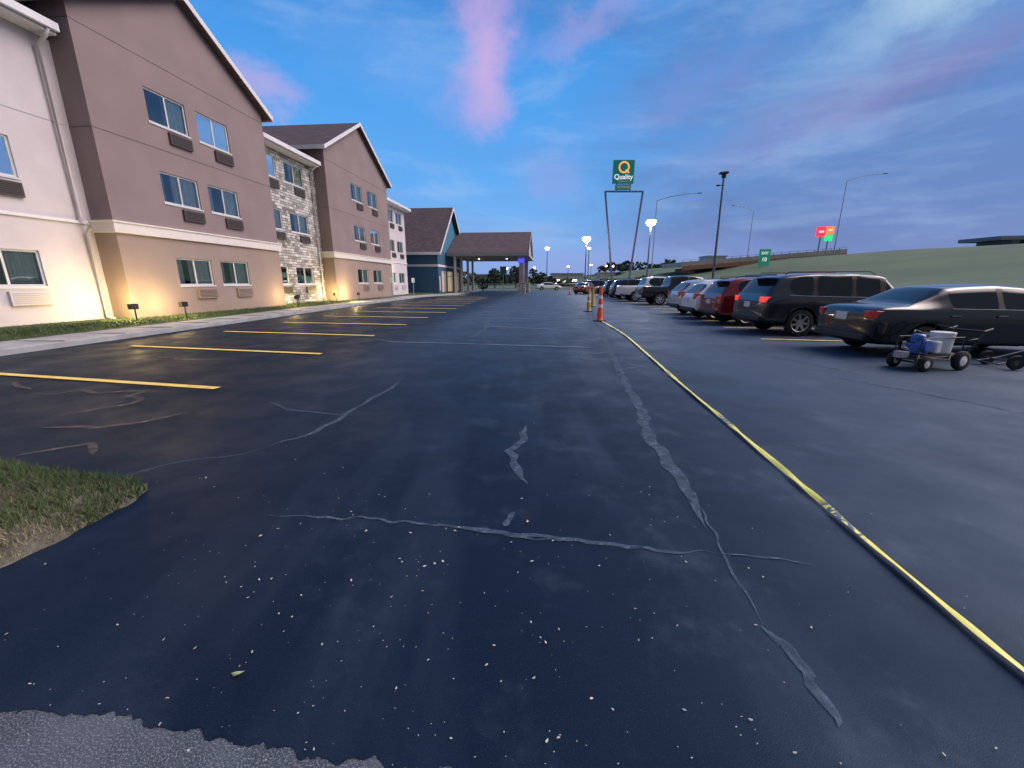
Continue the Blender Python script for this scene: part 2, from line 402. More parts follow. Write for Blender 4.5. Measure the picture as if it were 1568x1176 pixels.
vs=[];fs=[]
def leaf(x,y,s):
    a=random.random()*6.28; k=len(vs); pr=[(-1,0),(-.3,.45),(.5,.4),(1,0),(.4,-.4),(-.4,-.45)]
    for px,py in pr:
        vs.append((x+s*(px*math.cos(a)-py*math.sin(a)),y+s*(px*math.sin(a)+py*math.cos(a)),.012+random.random()*s*.5))
    fs.append(tuple(range(k,k+6)))
for i in range(420):
    y=.95+abs(random.gauss(0,1.3)); x=random.gauss(-.6,1.2)*(.5+y*.35)
    leaf(x,y,random.choice([.002,.0025,.003,.003,.004,.004,.006,.008]))
for x,y in [(-1.52,2.15),(-.35,2.2),(-.62,2.18),(-.42,1.9),(-.47,1.88),(-.38,1.92),(.11,1.92),(.1,2.3),(-2.4,2.9),(-.9,2.2)]: leaf(x,y,.012)
obj('leaf_litter',vs,fs,M['leaf'])
vs=[];fs=[]; leaf(-1.07,1.26,.026); obj('fallen_leaf',vs,fs,M['greenleaf'])

# ------------------------------------------------------------------ caution tape
tp=[(2.0,1.0),(2.0,1.26),(2.03,1.57),(2.06,1.87),(2.12,2.36),(2.155,2.65),(2.26,3.53),(2.34,4.20),(2.52,5.80),(2.87,8.53),(3.28,11.98),(3.5,15.9)]
P=[Vector((x,y,0)) for x,y in tp]; pts=[]
def cr(p0,p1,p2,p3,t): return .5*((2*p1)+(p2-p0)*t+(2*p0-5*p1+4*p2-p3)*t*t+(3*p1-p0-3*p2+p3)*t**3)
for i in range(len(P)-1):
    p0=P[max(i-1,0)];p3=P[min(i+2,len(P)-1)]; n=max(4,int((P[i+1]-P[i]).length/.04))
    for k in range(n): pts.append(cr(p0,P[i],P[i+1],p3,k/n))
vs=[];fs=[]; s=0
for i,p in enumerate(pts):
    d=(pts[min(i+1,len(pts)-1)]-pts[max(i-1,0)]).normalized(); nn=Vector((-d.y,d.x,0))
    s+= .04
    tw=.8*noise.noise(Vector((s*.8,0,0)))+.9*noise.noise(Vector((s*3.1,4,0)))
    w=.019+ .005*noise.noise(Vector((s*2,7,0)))+.0008*p.y
    off=nn*(.003*noise.noise(Vector((s*1.3,2,0))))
    a=nn*math.cos(tw)*w+Vector((0,0,1))*math.sin(tw)*w
    b_=nn*math.cos(tw)*-w*.2+Vector((0,0,1))*(.008)
    c=p+off+Vector((0,0,.030+.004*noise.noise(Vector((s,1,1)))))
    vs+=[c+a,c+b_,c-a]
for i in range(len(pts)-1): fs+=[(3*i,3*i+1,3*i+4,3*i+3),(3*i+1,3*i+2,3*i+5,3*i+4)]
tm=mat('caution_tape',(.80,.76,.12),.4,.2,5,col2=(.98,.93,.26))
nt=tm.node_tree; b=nt.nodes['Principled BSDF']; tc=nt.nodes.new('ShaderNodeTexCoord'); n3=nt.nodes.new('ShaderNodeTexNoise'); n3.inputs['Scale'].default_value=30; n3.inputs['Detail'].default_value=2
spx=nt.nodes.new('ShaderNodeSeparateXYZ'); nt.links.new(tc.outputs['Object'],spx.inputs[0])
def bandm(c0,hw):
    sb_=nt.nodes.new('ShaderNodeMath'); sb_.operation='SUBTRACT'; sb_.inputs[1].default_value=c0; nt.links.new(spx.outputs[1],sb_.inputs[0])
    ab=nt.nodes.new('ShaderNodeMath'); ab.operation='ABSOLUTE'; nt.links.new(sb_.outputs[0],ab.inputs[0])
    rr=nt.nodes.new('ShaderNodeMapRange'); rr.inputs[1].default_value=hw; rr.inputs[2].default_value=hw*.7; nt.links.new(ab.outputs[0],rr.inputs[0]); return rr.outputs[0]
mm0=nt.nodes.new('ShaderNodeMath'); mm0.operation='ADD'; nt.links.new(bandm(4.2,.22),mm0.inputs[0]); nt.links.new(bandm(2.3,.24),mm0.inputs[1])
r1=nt.nodes.new('ShaderNodeMapRange'); r1.inputs[1].default_value=.42; r1.inputs[2].default_value=.5; nt.links.new(tc.outputs['Object'],n3.inputs['Vector']); nt.links.new(n3.outputs['Fac'],r1.inputs[0])
mm=nt.nodes.new('ShaderNodeMath'); mm.operation='MULTIPLY'; nt.links.new(r1.outputs[0],mm.inputs[0]); nt.links.new(mm0.outputs[0],mm.inputs[1])
old=b.inputs['Base Color'].links[0].from_socket; mx=nt.nodes.new('ShaderNodeMix'); mx.data_type='RGBA'; mx.inputs[7].default_value=(.10,.15,.19,1)
nt.links.new(mm.outputs[0],mx.inputs[0]); nt.links.new(old,mx.inputs[6]); nt.links.new(mx.outputs[2],b.inputs['Base Color'])
obj('caution_tape',vs,fs,tm,smooth=True)

# ------------------------------------------------------------------ cones
def cone(name,x,y,h,m,stripes=True):
    e=empty(name,(x,y,.004)); b=B()
    pr=[(.135,.06)]; mi=[]
    for i in range(11):
        t=i/10; pr.append((.12*(1-t)+.055*t,.08+(h-.16)*t)); mi.append(1 if stripes and i in (5,8) else 0)
    pr+=[(.045,h-.06),(.06,h-.05),(.06,h-.01),(.02,h)]; mi+=[0]*(len(pr)-1-len(mi))
    b.lathe(pr,seg=20,mis=mi); b.make('cone_body',[m,M['reflw']],e,smooth=True)
    b=B(); b.lathe([(0.0,0),(.26,0),(.26,.035),(.15,.06),(.0,.06)],seg=8); b.make('cone_base',[M['black']],e)
cone('traffic_cone',3.45,16.1,1.3,M['orange']); cone('traffic_cone',5.0,25.6,1.2,M['cyel'],False); cone('traffic_cone',7.1,51,1.1,M['orange']); cone('traffic_cone',4.0,21.5,1.15,M['cyel'],True)

# ------------------------------------------------------------------ hotel building
H=empty('hotel_building',(0,0,0),R(-5))
def wall(b,x,s0,s1,z0,z1,ops,mi=0,depth=.13):
    ss=sorted({s0,s1,*[o[0] for o in ops],*[o[1] for o in ops]}); zs=sorted({z0,z1,*[o[2] for o in ops],*[o[3] for o in ops]})
    for a,c in zip(ss,ss[1:]):
        for p,q in zip(zs,zs[1:]):
            ms,mz=(a+c)/2,(p+q)/2
            if any(o[0]<ms<o[1] and o[2]<mz<o[3] for o in ops): continue
            b.add([(x,a,p),(x,c,p),(x,c,q),(x,a,q)],[(0,1,2,3)],mi)
    for o in ops:
        a,c,p,q=o; y=x-depth
        b.add([(x,a,p),(x,c,p),(x,c,q),(x,a,q),(y,a,p),(y,c,p),(y,c,q),(y,a,q)],[(0,1,5,4),(1,2,6,5),(2,3,7,6),(3,0,4,7)],mi)
fr=B(); gl=B(); cu=B(); dk=B(); ac=B()
def window(x,o,cur=.5,acm=0,acside=1):
    a,c,p,q=o; xf=x-.05; t=.055
    fr.box(xf-.05,xf,a,a+t,p,q); fr.box(xf-.05,xf,c-t,c,p,q); fr.box(xf-.05,xf,a+t,c-t,p,p+t); fr.box(xf-.05,xf,a+t,c-t,q-t,q)
    mid=(a+c)/2; fr.box(xf-.045,xf-.003,mid-.03,mid+.03,p+t,q-t)
    fr.box(x-.02,x+.03,a-.04,c+.04,p-.06,p-.002)
    g=xf-.03; gl.add([(g,a,p),(g,c,p),(g,c,q),(g,a,q)],[(0,1,2,3)])
    d=x-.55; dk.add([(d,a-.3,p-.3),(d,c+.3,p-.3),(d,c+.3,q+.3),(d,a-.3,q+.3)],[(0,1,2,3)])
    dk.add([(x-.13,a-.3,p-.3),(d,a-.3,p-.3),(d,a-.3,q+.3),(x-.13,a-.3,q+.3),(x-.13,c+.3,p-.3),(d,c+.3,p-.3),(d,c+.3,q+.3),(x-.13,c+.3,q+.3)],[(0,1,2,3),(4,5,6,7),(0,1,5,4),(3,2,6,7)])
    n=36; k0=c-(c-a)*cur; vs=[]
    for i in range(n+1):
        s=k0+(c-k0)*i/n; dx=.022*math.sin(i*1.5+a)+.008*math.sin(i*3.7)
        vs+=[(x-.155+dx,s,p),(x-.155+dx,s,q)]
    cu.add(vs,[(2*i,2*i+2,2*i+3,2*i+1) for i in range(n)])
    if random.random()<.7:
        w2=(c-a)*random.uniform(.08,.25); vs=[]
        for i in range(11): vs+=[(x-.16+.022*math.sin(i*1.7),a+w2*i/10,p),(x-.16+.022*math.sin(i*1.7),a+w2*i/10,q)]
        cu.add(vs,[(2*i,2*i+2,2*i+3,2*i+1) for i in range(10)])
    if acm is not None:
        m_=mid; s0=m_-.15 if acside else m_-.75; z1=p-.14; z0=z1-.40
        ac.box(x-.05,x+.09,s0,s0+1.0,z0,z1,acm)
        for i in range(6): ac.box(x+.09,x+.098,s0+.05,s0+.95,z0+.05+i*.055,z0+.07+i*.055,2 if acm!=3 else 4)
rows=[(1.38,2.42),(4.42,5.52),(7.15,8.27)]
wb=B()
def wing(s0,s1,wins,apex,slope,rows,xw=-14.5,lower=2):
    ops=[(a,c,p,q) for (p,q) in rows for (a,c) in wins]
    ez=apex-slope*(s1-s0)/2; sm=(s0+s1)/2
    wall(wb,xw,s0,s1,.1,3.1,[o for o in ops if o[2]<3],lower)
    wall(wb,xw,s0,s1,3.1,ez,[o for o in ops if o[2]>3],1)
    wb.add([(xw,s0,ez),(xw,s1,ez),(xw,sm,apex)],[(0,1,2)],1)
    for sg in (s0,s1):
        wb.add([(xw,sg,.1),(-22,sg,.1),(-22,sg,3.1),(xw,sg,3.1)],[(0,1,2,3)],lower)
        wb.add([(xw,sg,3.1),(-22,sg,3.1),(-22,sg,ez),(xw,sg,ez)],[(0,1,2,3)],1)
    for i,o in enumerate(ops):
        window(xw,o,random.uniform(.48,.68),acm=(1 if o[2]>3 else 0))
    t=B(); t.box(xw-.9,xw+.10,s0-.10,s1+.10,3.12,3.44); t.box(xw-.95,xw+.14,s0-.14,s1+.14,3.442,3.50); t.make('belt_trim',[M['cream']],H,bevel=.01)
    t=B(); t.box(xw-.9,xw+.006,s0-.006,s1+.006,6.285,6.30); t.box(xw-.9,xw+.006,s0-.006,s1+.006,9.2,9.215);t.make('control_joint',[M['acdark']],H)
    t=B(); hh=(s1-s0)/2+.38
    t.extr_x([(sm,apex+.02),(sm-hh,apex+.02-slope*hh),(sm-hh,apex+.2-slope*hh),(sm,apex+.2),(sm+hh,apex+.2-slope*hh),(sm+hh,apex+.02-slope*hh)],-22.5,xw+.32); t.make('gable_roof',[M['roof']],H)
    t=B(); t.extr_x([(sm,apex-.02),(sm-hh-.02,apex-.02-slope*hh),(sm-hh-.02,apex+.215-slope*hh),(sm,apex+.215),(sm+hh+.02,apex+.215-slope*hh),(sm+hh+.02,apex-.02-slope*hh)],xw+.323,xw+.36); t.make('rake_fascia',[M['white']],H)
    for sg in (sm-hh-.06,sm+hh+.02):
        t=B(); z=apex-slope*hh; t.box(-22.4,xw+.35,sg,sg+.05,z-.03,z+.2); t.make('eave_gutter',[M['white']],H)
wing(13.2,21.7,[(15.3,17.0),(17.5,19.2)],12.0,.553,rows)
wing(27.5,37.9,[(30.9,32.7),(33.7,35.5)],12.75,.553,[(1.42,2.5),(4.55,5.65),(7.4,8.55)])
wb.make('gable_wing_walls',[M['pale'],M['brown'],M['tan']],H)
pb=B()
xo=-15.3
opsP=[(9.75,11.5,*r) for r in rows]+[(6.8,8.5,*r) for r in rows]+[(3.4,5.1,*r) for r in rows]
wall(pb,xo,-8,13.2,.1,8.62,opsP)
for o in opsP: window(xo,o,.45,acm=(1 if o[2]>3 else 3))
ops3=[(a,a+1.6,*r) for r in rows for a in (39.6,41.9)]
wall(pb,xo,37.9,44.4,.1,8.8,ops3)
for o in ops3: window(xo,o,.5,acm=(1 if o[2]>3 else 3))
pb.add([(xo,44.4,.1),(-27,44.4,.1),(-27,44.4,8.8),(xo,44.4,8.8)],[(0,1,2,3)])
pb.make('pale_walls',[M['pale']],H)
sb=B(); opsS=[(21.95,23.6,*r) for r in rows]+[(24.35,26.2,*r) for r in rows]
wall(sb,xo,21.7,27.5,.1,8.62,opsS)
for o in opsS: window(xo,o,.65,acm=1)
sb.make('stone_wall',[M['stone']],H)
t=B(); t.box(xo,xo+.06,-8,13.15,3.36,3.44); t.box(xo,xo+.06,37.95,44.42,3.36,3.5); t.make('belt_trim',[M['white']],H)
t=B(); t.box(xo,xo+.008,-8,13.1,6.285,6.30); t.make('control_joint',[M['galv']],H)
fr.make('window_frames',[M['frame']],H); gl.make('window_glass',[M['glass']],H); cu.make('curtains',[M['curtain']],H); dk.make('room_interior',[M['dark']],H)
ac.make('wall_air_conditioners',[M['tan'],M['acdark'],M['black'],M['pale'],M['galv']],H)
t=B()
for a,c in ((-8,13.0),(21.9,27.3),(38.1,44.8)):
    t.extr_y([(-14.75,8.72),(-21.3,11.9),(-28,8.72),(-28,8.9),(-21.3,12.1),(-14.75,8.9)],a,c)
t.extr_y([(-16,9.3),(-21.3,11.9),(-28,8.72),(-28,8.5),(-16,8.5)],13.0,38.1)
t.make('main_roof',[M['roof']],H)
t=B()
for a,c in ((-8,13.0),(21.9,27.3),(38.1,44.8)):
    t.box(xo,-14.76,a,c,8.62,8.70); t.box(-14.745,-14.62,a,c,8.70,8.92)
t.make('soffit_gutter',[M['white']],H,bevel=.01)
t=B(); x=-15.18
t.tube([(-14.7,12.75,8.7),(-14.85,12.75,8.5),(x,12.75,8.3),(x,12.8,3.55),(x+.16,12.82,3.4),(x+.16,12.84,3.2),(x,12.86,3.05),(x,12.9,.35),(x+.25,12.9,.28)],.05,8); 
t.tube([(-14.7,27.0,8.7),(x,27.0,8.3),(x,27.0,.35)],.05); t.tube([(-14.7,38.3,8.7),(x,38.3,8.3),(x,38.3,.35)],.05)
t.make('downspout',[M['pale']],H,smooth=True)
t=B(); t.box(-27,-22,-8,44.3,.1,8.6); t.make('rear_block',[M['pale']],H)

def wlight(x,s,z,e,col=(1,.70,.28),size=.08,name='wall_light'):
    l=bpy.data.lights.new(name,'POINT'); l.energy=e; l.color=col; l.shadow_soft_size=size; o=bpy.data.objects.new(name,l); scene.collection.objects.link(o); o.parent=H; o.location=(x,s,z)
def flood(s,xw=-14.5,e=26,dx=.55):
    b=B(); X=xw+dx+.22; b.tube([(X,s,.15),(X,s,.62)],.025); b.box(X-.1,X+.03,s-.13,s+.13,.62,.80); b.make('flood_fixture',[M['black']],H)
    b=B(); b.box(X-.112,X-.102,s-.11,s+.11,.64,.78); b.make('flood_lens',[M['lampsoft']],H)
    wlight(xw+dx-.05,s,.72,e)
flood(12.6,-15.3,170,1.3); flood(14.1,-14.5,90,.9); flood(21.2,-14.5,60,.8); flood(22.6,-15.3,80,.8); flood(26.8,-15.3,100,.8); flood(28.3,-14.5,170,.9)
b=B(); b.box(xo,xo+.25,38.85,39.2,2.5,2.95); b.make('sconce',[M['lamp']],H); wlight(xo+.6,39.0,2.75,80,(1,.9,.7))

# ------------------------------------------------------------------ lobby + canopy
Lb=empty('hotel_lobby',(0,0,0),R(-5))
w=B(); xl=-13.1
wall(w,xl,49,63,.1,5.1,[(50.6,52.8,.3,2.9),(53.6,56.6,.15,2.9),(57.6,60.5,.3,2.9)],0,.2)
w.add([(xl,49,5.1),(xl,63,5.1),(xl,56,10.7)],[(0,1,2)],1)
w.add([(xl,49,.1),(-26,49,.1),(-26,49,5.1),(xl,49,5.1)],[(0,1,2,3)],0)
w.add([(xl,63,.1),(-26,63,.1),(-26,63,5.1),(xl,63,5.1)],[(0,1,2,3)],0)
w.make('lobby_walls',[M['blue'],M['blue2']],Lb)
w=B(); w.extr_x([(56,10.75),(48.4,4.67),(48.4,4.87),(56,10.95),(63.6,4.87),(63.6,4.67)],-26,xl+.5); w.make('lobby_roof',[M['roof']],Lb)
w=B(); w.extr_x([(56,10.65),(48.35,4.57),(48.35,4.87),(56,10.98),(63.65,4.87),(63.65,4.57)],xl+.505,xl+.57)
w.box(-26,xl+.5,48.3,48.36,4.6,4.9)
w.box(-26,xl+.05,48.94,48.995,3.3,3.55); w.box(xl+.005,xl+.06,49,63,3.3,3.55); w.make('lobby_trim',[M['white']],Lb)
w=B()
for a,c in ((50.6,52.8),(53.6,56.6),(57.6,60.5)):
    for k in range(4):
        s_=a+(c-a)*k/3; w.box(xl-.12,xl-.04,s_-.05,s_+.05,.2,2.9)
    w.box(xl-.115,xl-.045,a,c,2.2,2.3)
w.box(xl+.06,xl+.1,49.15,49.5,.5,2.2)
w.make('entrance_frames',[M['white']],Lb)
w=B(); w.box(-14.6,-13.3,50.7,60.4,.3,2.85); w.make('lobby_interior',[mat('lobby_glow',(.4,.35,.25),.8,.3,1.5,emit=(1,.72,.4),estr=.5)],Lb)
w=B(); w.box(-19,-17.4,48.9,48.985,.3,2.5); w.make('side_doors',[M['white']],Lb)
w=B(); w.extr_x([(60,8.15),(52.9,4.95),(52.9,5.1),(60,8.3),(67.1,5.1),(67.1,4.95)],-13.0,-2.6); w.make('canopy_roof',[M['roof']],Lb)
w=B(); w.box(-13,-2.5,52.82,52.88,4.72,5.12); w.box(-13,-2.5,67.12,67.18,4.72,5.12); w.box(-2.58,-2.5,52.9,67.1,4.72,5.1)
w.extr_x([(60,8.1),(52.85,4.98),(52.85,5.16),(60,8.34),(67.15,5.16),(67.15,4.98)],-2.57,-2.49)
w.make('canopy_fascia',[mat('canopy_trim',(.30,.28,.29),.6)],Lb)
w=B(); w.box(-13,-2.6,52.9,67.1,4.74,4.8); w.extr_x([(53.2,5.0),(66.8,5.0),(60,8.05)],-2.85,-2.75); w.make('canopy_ceiling',[mat('ceiling',(.35,.33,.32),.8)],Lb)
w=B()
for ss in (54.2,65.5): w.box(-4.0,-3.0,ss-.5,ss+.5,0,1.4)
w.make('pillar_base',[M['stone']],Lb)
w=B()
for ss in (54.2,65.5): w.box(-3.8,-3.2,ss-.3,ss+.3,1.4,4.72)
w.make('pillar_shaft',[mat('pillar',(.35,.28,.33),.7)],Lb)
w=B()
for ss in (53.6,57.5,62,66):w.box(-12.2,-11.9,ss-.15,ss+.15,.1,4.72)
w.make('white_columns',[M['cream']],Lb)
w=B(); w.box(-3.9,-3.1,53.5,53.56,3.9,4.4); w.make('blue_lit_sign',[mat('blue_led',(.05,.05,.6),.5,emit=(.1,.1,1),estr=.9)],Lb)
for xx in (-10,-6):
    b=B(); b.box(xx-.12,xx+.12,59.9,60.1,4.70,4.735); b.make('ceiling_light',[M['lampsoft']],Lb)

def small_sign(name,x,y,h,w,col,hh=.45):
    e=empty(name,(x,y,0)); b=B(); b.tube([(0,0,0),(0,0,h)],.03); b.make('post',[M['galv']],e); b=B(); b.box(-w/2,w/2,-.055,-.035,h-hh,h); b.make('panel',[col],e,bevel=.01)
small_sign('parking_sign',-10.1,35,1.9,.3,M['white']); small_sign('parking_sign',-9.7,41,1.9,.3,M['white'])
small_sign('direction_sign',-1.2,58,3.6,.9,M['blue2'],1.0)

# ------------------------------------------------------------------ vehicles
def carpaint(name,col,metal=.3): return mat(name,col,.22,.03,2,metal=metal,coat=.8,spec=.4)
KIN={
'sedan':dict(L=4.85,r=.33,wx=(1.02,3.88),st=[
 (0.0,.42,.80,.82,.74,.55),(.06,.30,.93,.96,.84,.62),(.22,.24,1.0,1.03,.89,.66),(.62,.22,1.01,1.045,.91,.68),(.78,.22,1.0,1.06,.915,.68),
 (1.42,.22,.985,1.38,.92,.60),(1.62,.22,.98,1.425,.92,.60),(2.30,.22,.97,1.455,.92,.60),(2.40,.22,.97,1.455,.92,.60),(2.95,.22,.955,1.42,.92,.60),(3.08,.22,.95,1.38,.92,.61),
 (3.72,.22,.94,1.0,.91,.68),(3.9,.22,.92,.95,.9,.66),(4.45,.22,.82,.85,.88,.62),(4.78,.25,.68,.70,.80,.55),(4.85,.34,.58,.60,.70,.48)],
 side=(5,6,8,10),pil=(7,9),top=(4,10),tl=(.79,.94,.60,.9)),
'suv':dict(L=5.0,r=.38,wx=(1.05,3.95),st=[
 (0.0,.48,.88,.90,.80,.62),(.05,.36,1.02,1.05,.90,.70),(.12,.32,1.14,1.17,.94,.74),
 (.42,.30,1.15,1.62,.96,.68),(.62,.30,1.14,1.70,.965,.68),(1.30,.30,1.11,1.74,.97,.69),(1.40,.30,1.11,1.745,.97,.69),(2.35,.30,1.09,1.75,.97,.69),(2.45,.30,1.09,1.75,.97,.69),(3.1,.30,1.07,1.71,.97,.69),(3.25,.30,1.06,1.66,.97,.70),
 (3.85,.30,1.05,1.13,.96,.76),(4.05,.30,1.03,1.07,.95,.74),(4.6,.30,.96,1.0,.93,.70),(4.92,.34,.80,.82,.86,.62),(5.0,.44,.68,.70,.76,.5)],
 side=(4,6,8,10),pil=(5,7,9),top=(2,10),tl=(.94,1.10,.62,.96)),
'hatch':dict(L=4.3,r=.33,wx=(.85,3.45),st=[
 (0.0,.44,.80,.82,.74,.56),(.05,.32,.92,.95,.84,.66),(.12,.28,1.0,1.03,.88,.68),
 (.50,.26,1.0,1.42,.90,.60),(.66,.26,1.0,1.52,.90,.60),(1.20,.26,.99,1.56,.90,.61),(1.30,.26,.99,1.56,.90,.61),(2.1,.26,.97,1.56,.90,.61),(2.2,.26,.97,1.56,.90,.61),(2.7,.26,.95,1.51,.90,.62),(2.85,.26,.94,1.46,.90,.62),
 (3.45,.26,.92,1.0,.89,.68),(3.6,.26,.9,.94,.88,.66),(4.0,.26,.82,.85,.86,.6),(4.24,.3,.68,.7,.78,.52),(4.3,.4,.58,.6,.7,.45)],
 side=(4,6,8,10),pil=(5,7,9),top=(2,10),tl=(.82,1.04,.6,.88)),
'pickup':dict(L=5.7,r=.41,wx=(1.2,4.6),st=[
 (0.0,.6,1.10,1.13,.90,.80),(.05,.5,1.18,1.21,.96,.84),(.15,.45,1.2,1.23,.98,.84),(1.0,.42,1.2,1.23,.99,.84),(1.72,.42,1.2,1.23,.99,.84),(1.80,.42,1.2,1.28,.99,.82),
 (1.95,.42,1.2,1.82,.99,.70),(2.10,.42,1.19,1.88,.99,.70),(2.95,.42,1.18,1.92,.99,.71),(3.05,.42,1.18,1.92,.99,.71),(3.75,.42,1.17,1.87,.99,.71),(3.9,.42,1.16,1.82,.99,.72),
 (4.4,.42,1.15,1.22,.98,.8),(4.6,.42,1.14,1.18,.98,.8),(5.3,.42,1.08,1.12,.96,.76),(5.62,.46,.92,.95,.92,.7),(5.7,.55,.8,.82,.84,.6)],
 side=(7,9),pil=(8,),top=(5,11),tl=(.85,1.17,.8,.97)),
}
def bake(o):
    dg=bpy.context.evaluated_depsgraph_get(); me=bpy.data.meshes.new_from_object(o.evaluated_get(dg)); o.modifiers.clear(); o.data=me
WHEEL={}
def wheel_mesh(r):
    if r in WHEEL: return WHEEL[r]
    b=B(); w=.105; ri=r*.66
    b.lathe([(ri,-w*.9),(r*.9,-w),(r*.985,-w*.75),(r,-w*.3),(r,w*.3),(r*.985,w*.75),(r*.9,w),(ri,w*.9)],axis='y',seg=28,mi=0)
    b.lathe([(ri,w*.88),(ri*.94,w*.80),(ri*.92,w*.2),(0.0,w*.15)],axis='y',seg=28,mis=[1,1,2])
    b.lathe([(ri,-w*.88),(ri*.9,-w*.5),(0.0,-w*.4)],axis='y',seg=28,mi=2)
    for k in range(7):
        a=2*math.pi*k/7; da=.17
        pts=[]
        for rr,dd,yy in ((.05,.9,w*.78),(ri*.95,da*.75,w*.70)):
            for sg in (-1,1): pts.append((rr*math.cos(a+sg*dd),yy,rr*math.sin(a+sg*dd)))
        q=[(x,y-.03,z) for x,y,z in pts]
        b.add(pts+q,[(0,1,3,2),(4,6,7,5),(0,2,6,4),(1,5,7,3)],1)
    b.lathe([(.0,w*.85),(.05,w*.84),(.06,w*.7)],axis='y',seg=12,mi=1)
    o=b.make('w',[M['rubber'],M['chrome'],M['black']]); me=o.data; bpy.data.objects.remove(o); WHEEL[r]=me
    for p in me.polygons: p.use_smooth=False if p.material_index==1 else True
    return me
def car(name,kind,paint,x,y,rz=0,sub=2,lit=False,sc=1):
    K=KIN[kind]; e=empty(name,(x,y,.004),rz); e.scale=(sc,sc,sc); st=K['st']; n=len(st)
    def half(s):
        X,zb,be,ro,w_,wr=s
        z6=max(ro-.07,be+.008)
        if ro-be>.12: wr+=.095
        return [(0,zb),(w_*.8,zb),(w_*.965,zb+.10),(w_,(zb+be)/2+.03),(w_*.99,be-.08),(w_*.955,be),(wr,z6) if ro-be>.12 else (wr*1.05,ro-.006),(wr-.13,ro if ro-be>.12 else ro+.004),(0,ro+.015)]
    vs=[];m=len(half(st[0])); ring=2*m-2
    for s in st:
        h=half(s); full=h+[(-a,z) for a,z in h[-2:0:-1]]
        for a,z in full: vs.append((s[0],a,z))
    fs=[];mi=[]
    for i in range(n-1):
        for j in range(ring):
            j2=(j+1)%ring
            fs.append((i*ring+j,i*ring+j2,(i+1)*ring+j2,(i+1)*ring+j))
            jj=j if j<m-1 else ring-1-j
            k=0
            if jj==5 and i in K['side']: k=1
            elif jj==5 and i in K['pil']: k=2
            elif jj>=6 and i in K['top']: k=1
            elif jj<=1: k=2
            mi.append(k)
    fs.append(tuple(range(ring))[::-1]); fs.append(tuple(range((n-1)*ring,n*ring))); mi+=[0,0]
    o=obj('body_shell',vs,fs,[paint,M['carglass'],M['black']],e,smooth=True)
    for p,k in zip(o.data.polygons,mi): p.material_index=k
    bm=bmesh.new(); bm.from_mesh(o.data); bmesh.ops.recalc_face_normals(bm,faces=bm.faces)
    cl=bm.edges.layers.float.new('crease_edge')
    for ed in bm.edges:
        ms={f.material_index for f in ed.link_faces}
        if len(ms)>1 and 1 in ms: ed[cl]=1.0
        elif len(ms)>1: ed[cl]=.5
    bm.to_mesh(o.data); bm.free()
    md=o.modifiers.new('s','SUBSURF'); md.levels=sub; md.render_levels=sub
    r=K['r']; L=K['L']; wmax=max(s[4] for s in st)
    cb=B()
    for wx in K['wx']:
        for sg in (-1,1):
            y0,y1=sg*(wmax-.30),sg*(wmax+.2)
            cb.lathe([(0,y0),(r+.055,y0),(r+.055,y1),(0,y1)],c=(wx,0,r),axis='y',seg=32)
    co=cb.make('cut',[M['black']],e)
    bm=bmesh.new(); bm.from_mesh(co.data); bmesh.ops.remove_doubles(bm,verts=bm.verts,dist=1e-5); bmesh.ops.recalc_face_normals(bm,faces=bm.faces); bm.to_mesh(co.data); bm.free()
    bo=o.modifiers.new('b','BOOLEAN'); bo.operation='DIFFERENCE'; bo.object=co; bo.solver='EXACT'
    try: bo.material_mode='TRANSFER'
    except Exception: pass
    bpy.context.view_layer.update(); bake(o); bpy.data.objects.remove(co)
    for i,wx in enumerate(K['wx']):
        for sg in (-1,1):
            wo=bpy.data.objects.new('wheel',wheel_mesh(r)); scene.collection.objects.link(wo); wo.parent=e; wo.location=(wx,sg*(wmax-.125),r); wo.rotation_euler=(0,random.random(),0 if sg>0 else math.pi)
    z0,z1,y0,y1=K['tl']
    t=B()
    for sg in (-1,1):
        sw=[(-.0,y0),(.01,y1-.16),(.07,y1-.075),(.28,y1-.035),(.28,y1-.12),(.2,y0)]
        vsx=[(px-.002,sg*py,z) for z in (z0,z1) for px,py in sw]
        k=6; t.add(vsx,[(i,(i+1)%k,(i+1)%k+k,i+k) for i in range(k)]+[tuple(range(k)),tuple(range(k,2*k))])
    t.make('taillights',[M['tailon'] if lit else M['tail']],e,bevel=.012)
    t=B(); pz={'sedan':.80,'suv':.86,'hatch':.78,'pickup':.66}[kind]; t.box(-.012,.03,-.16,.16,pz-.08,pz+.08); t.make('licence_plate',[M['plate']],e,bevel=.004)
    t=B(); bz={'sedan':.42,'suv':.5,'hatch':.45,'pickup':.6}[kind]; t.box(-.035,.14,-wmax*.8,wmax*.8,bz-.09,bz+.05); t.make('rear_bumper',[M['chrome'] if kind=='pickup' else M['black']],e,bevel=.03)
    t=B()
    for sg in (-1,1):
        a,c=sorted((sg*.45,sg*.74)); t.box(L-.22,L-.05,a,c,st[-2][2]-.12,st[-2][2]-.0)
    t.make('headlights',[M['lens']],e,bevel=.03)
    xm=st[K['top'][1]][0]+.30; be=st[K['top'][1]][2]
    t=B()
    for sg in (-1,1):
        a,c=sorted((sg*(wmax-.01),sg*(wmax+.20))); t.box(xm-.06,xm+.10,a,c,be+.02,be+.17)
    t.make('door_mirrors',[paint],e,bevel=.035)
    t=B(); sd=[st[i][0] for i in K['side']]+[xm+.25]
    for sg in (-1,1):
        for xs in (sd[1]-.02,sd[2]+.05) if len(sd)>3 else (sd[1]-.12,):
            a,c=sorted((sg*(wmax-.03),sg*(wmax+.018))); zz=st[7][2]-.13; t.box(xs-.20,xs-.02,a,c,zz-.012,zz+.018)
    t.make('door_handles',[paint],e,bevel=.006)
    t=B()
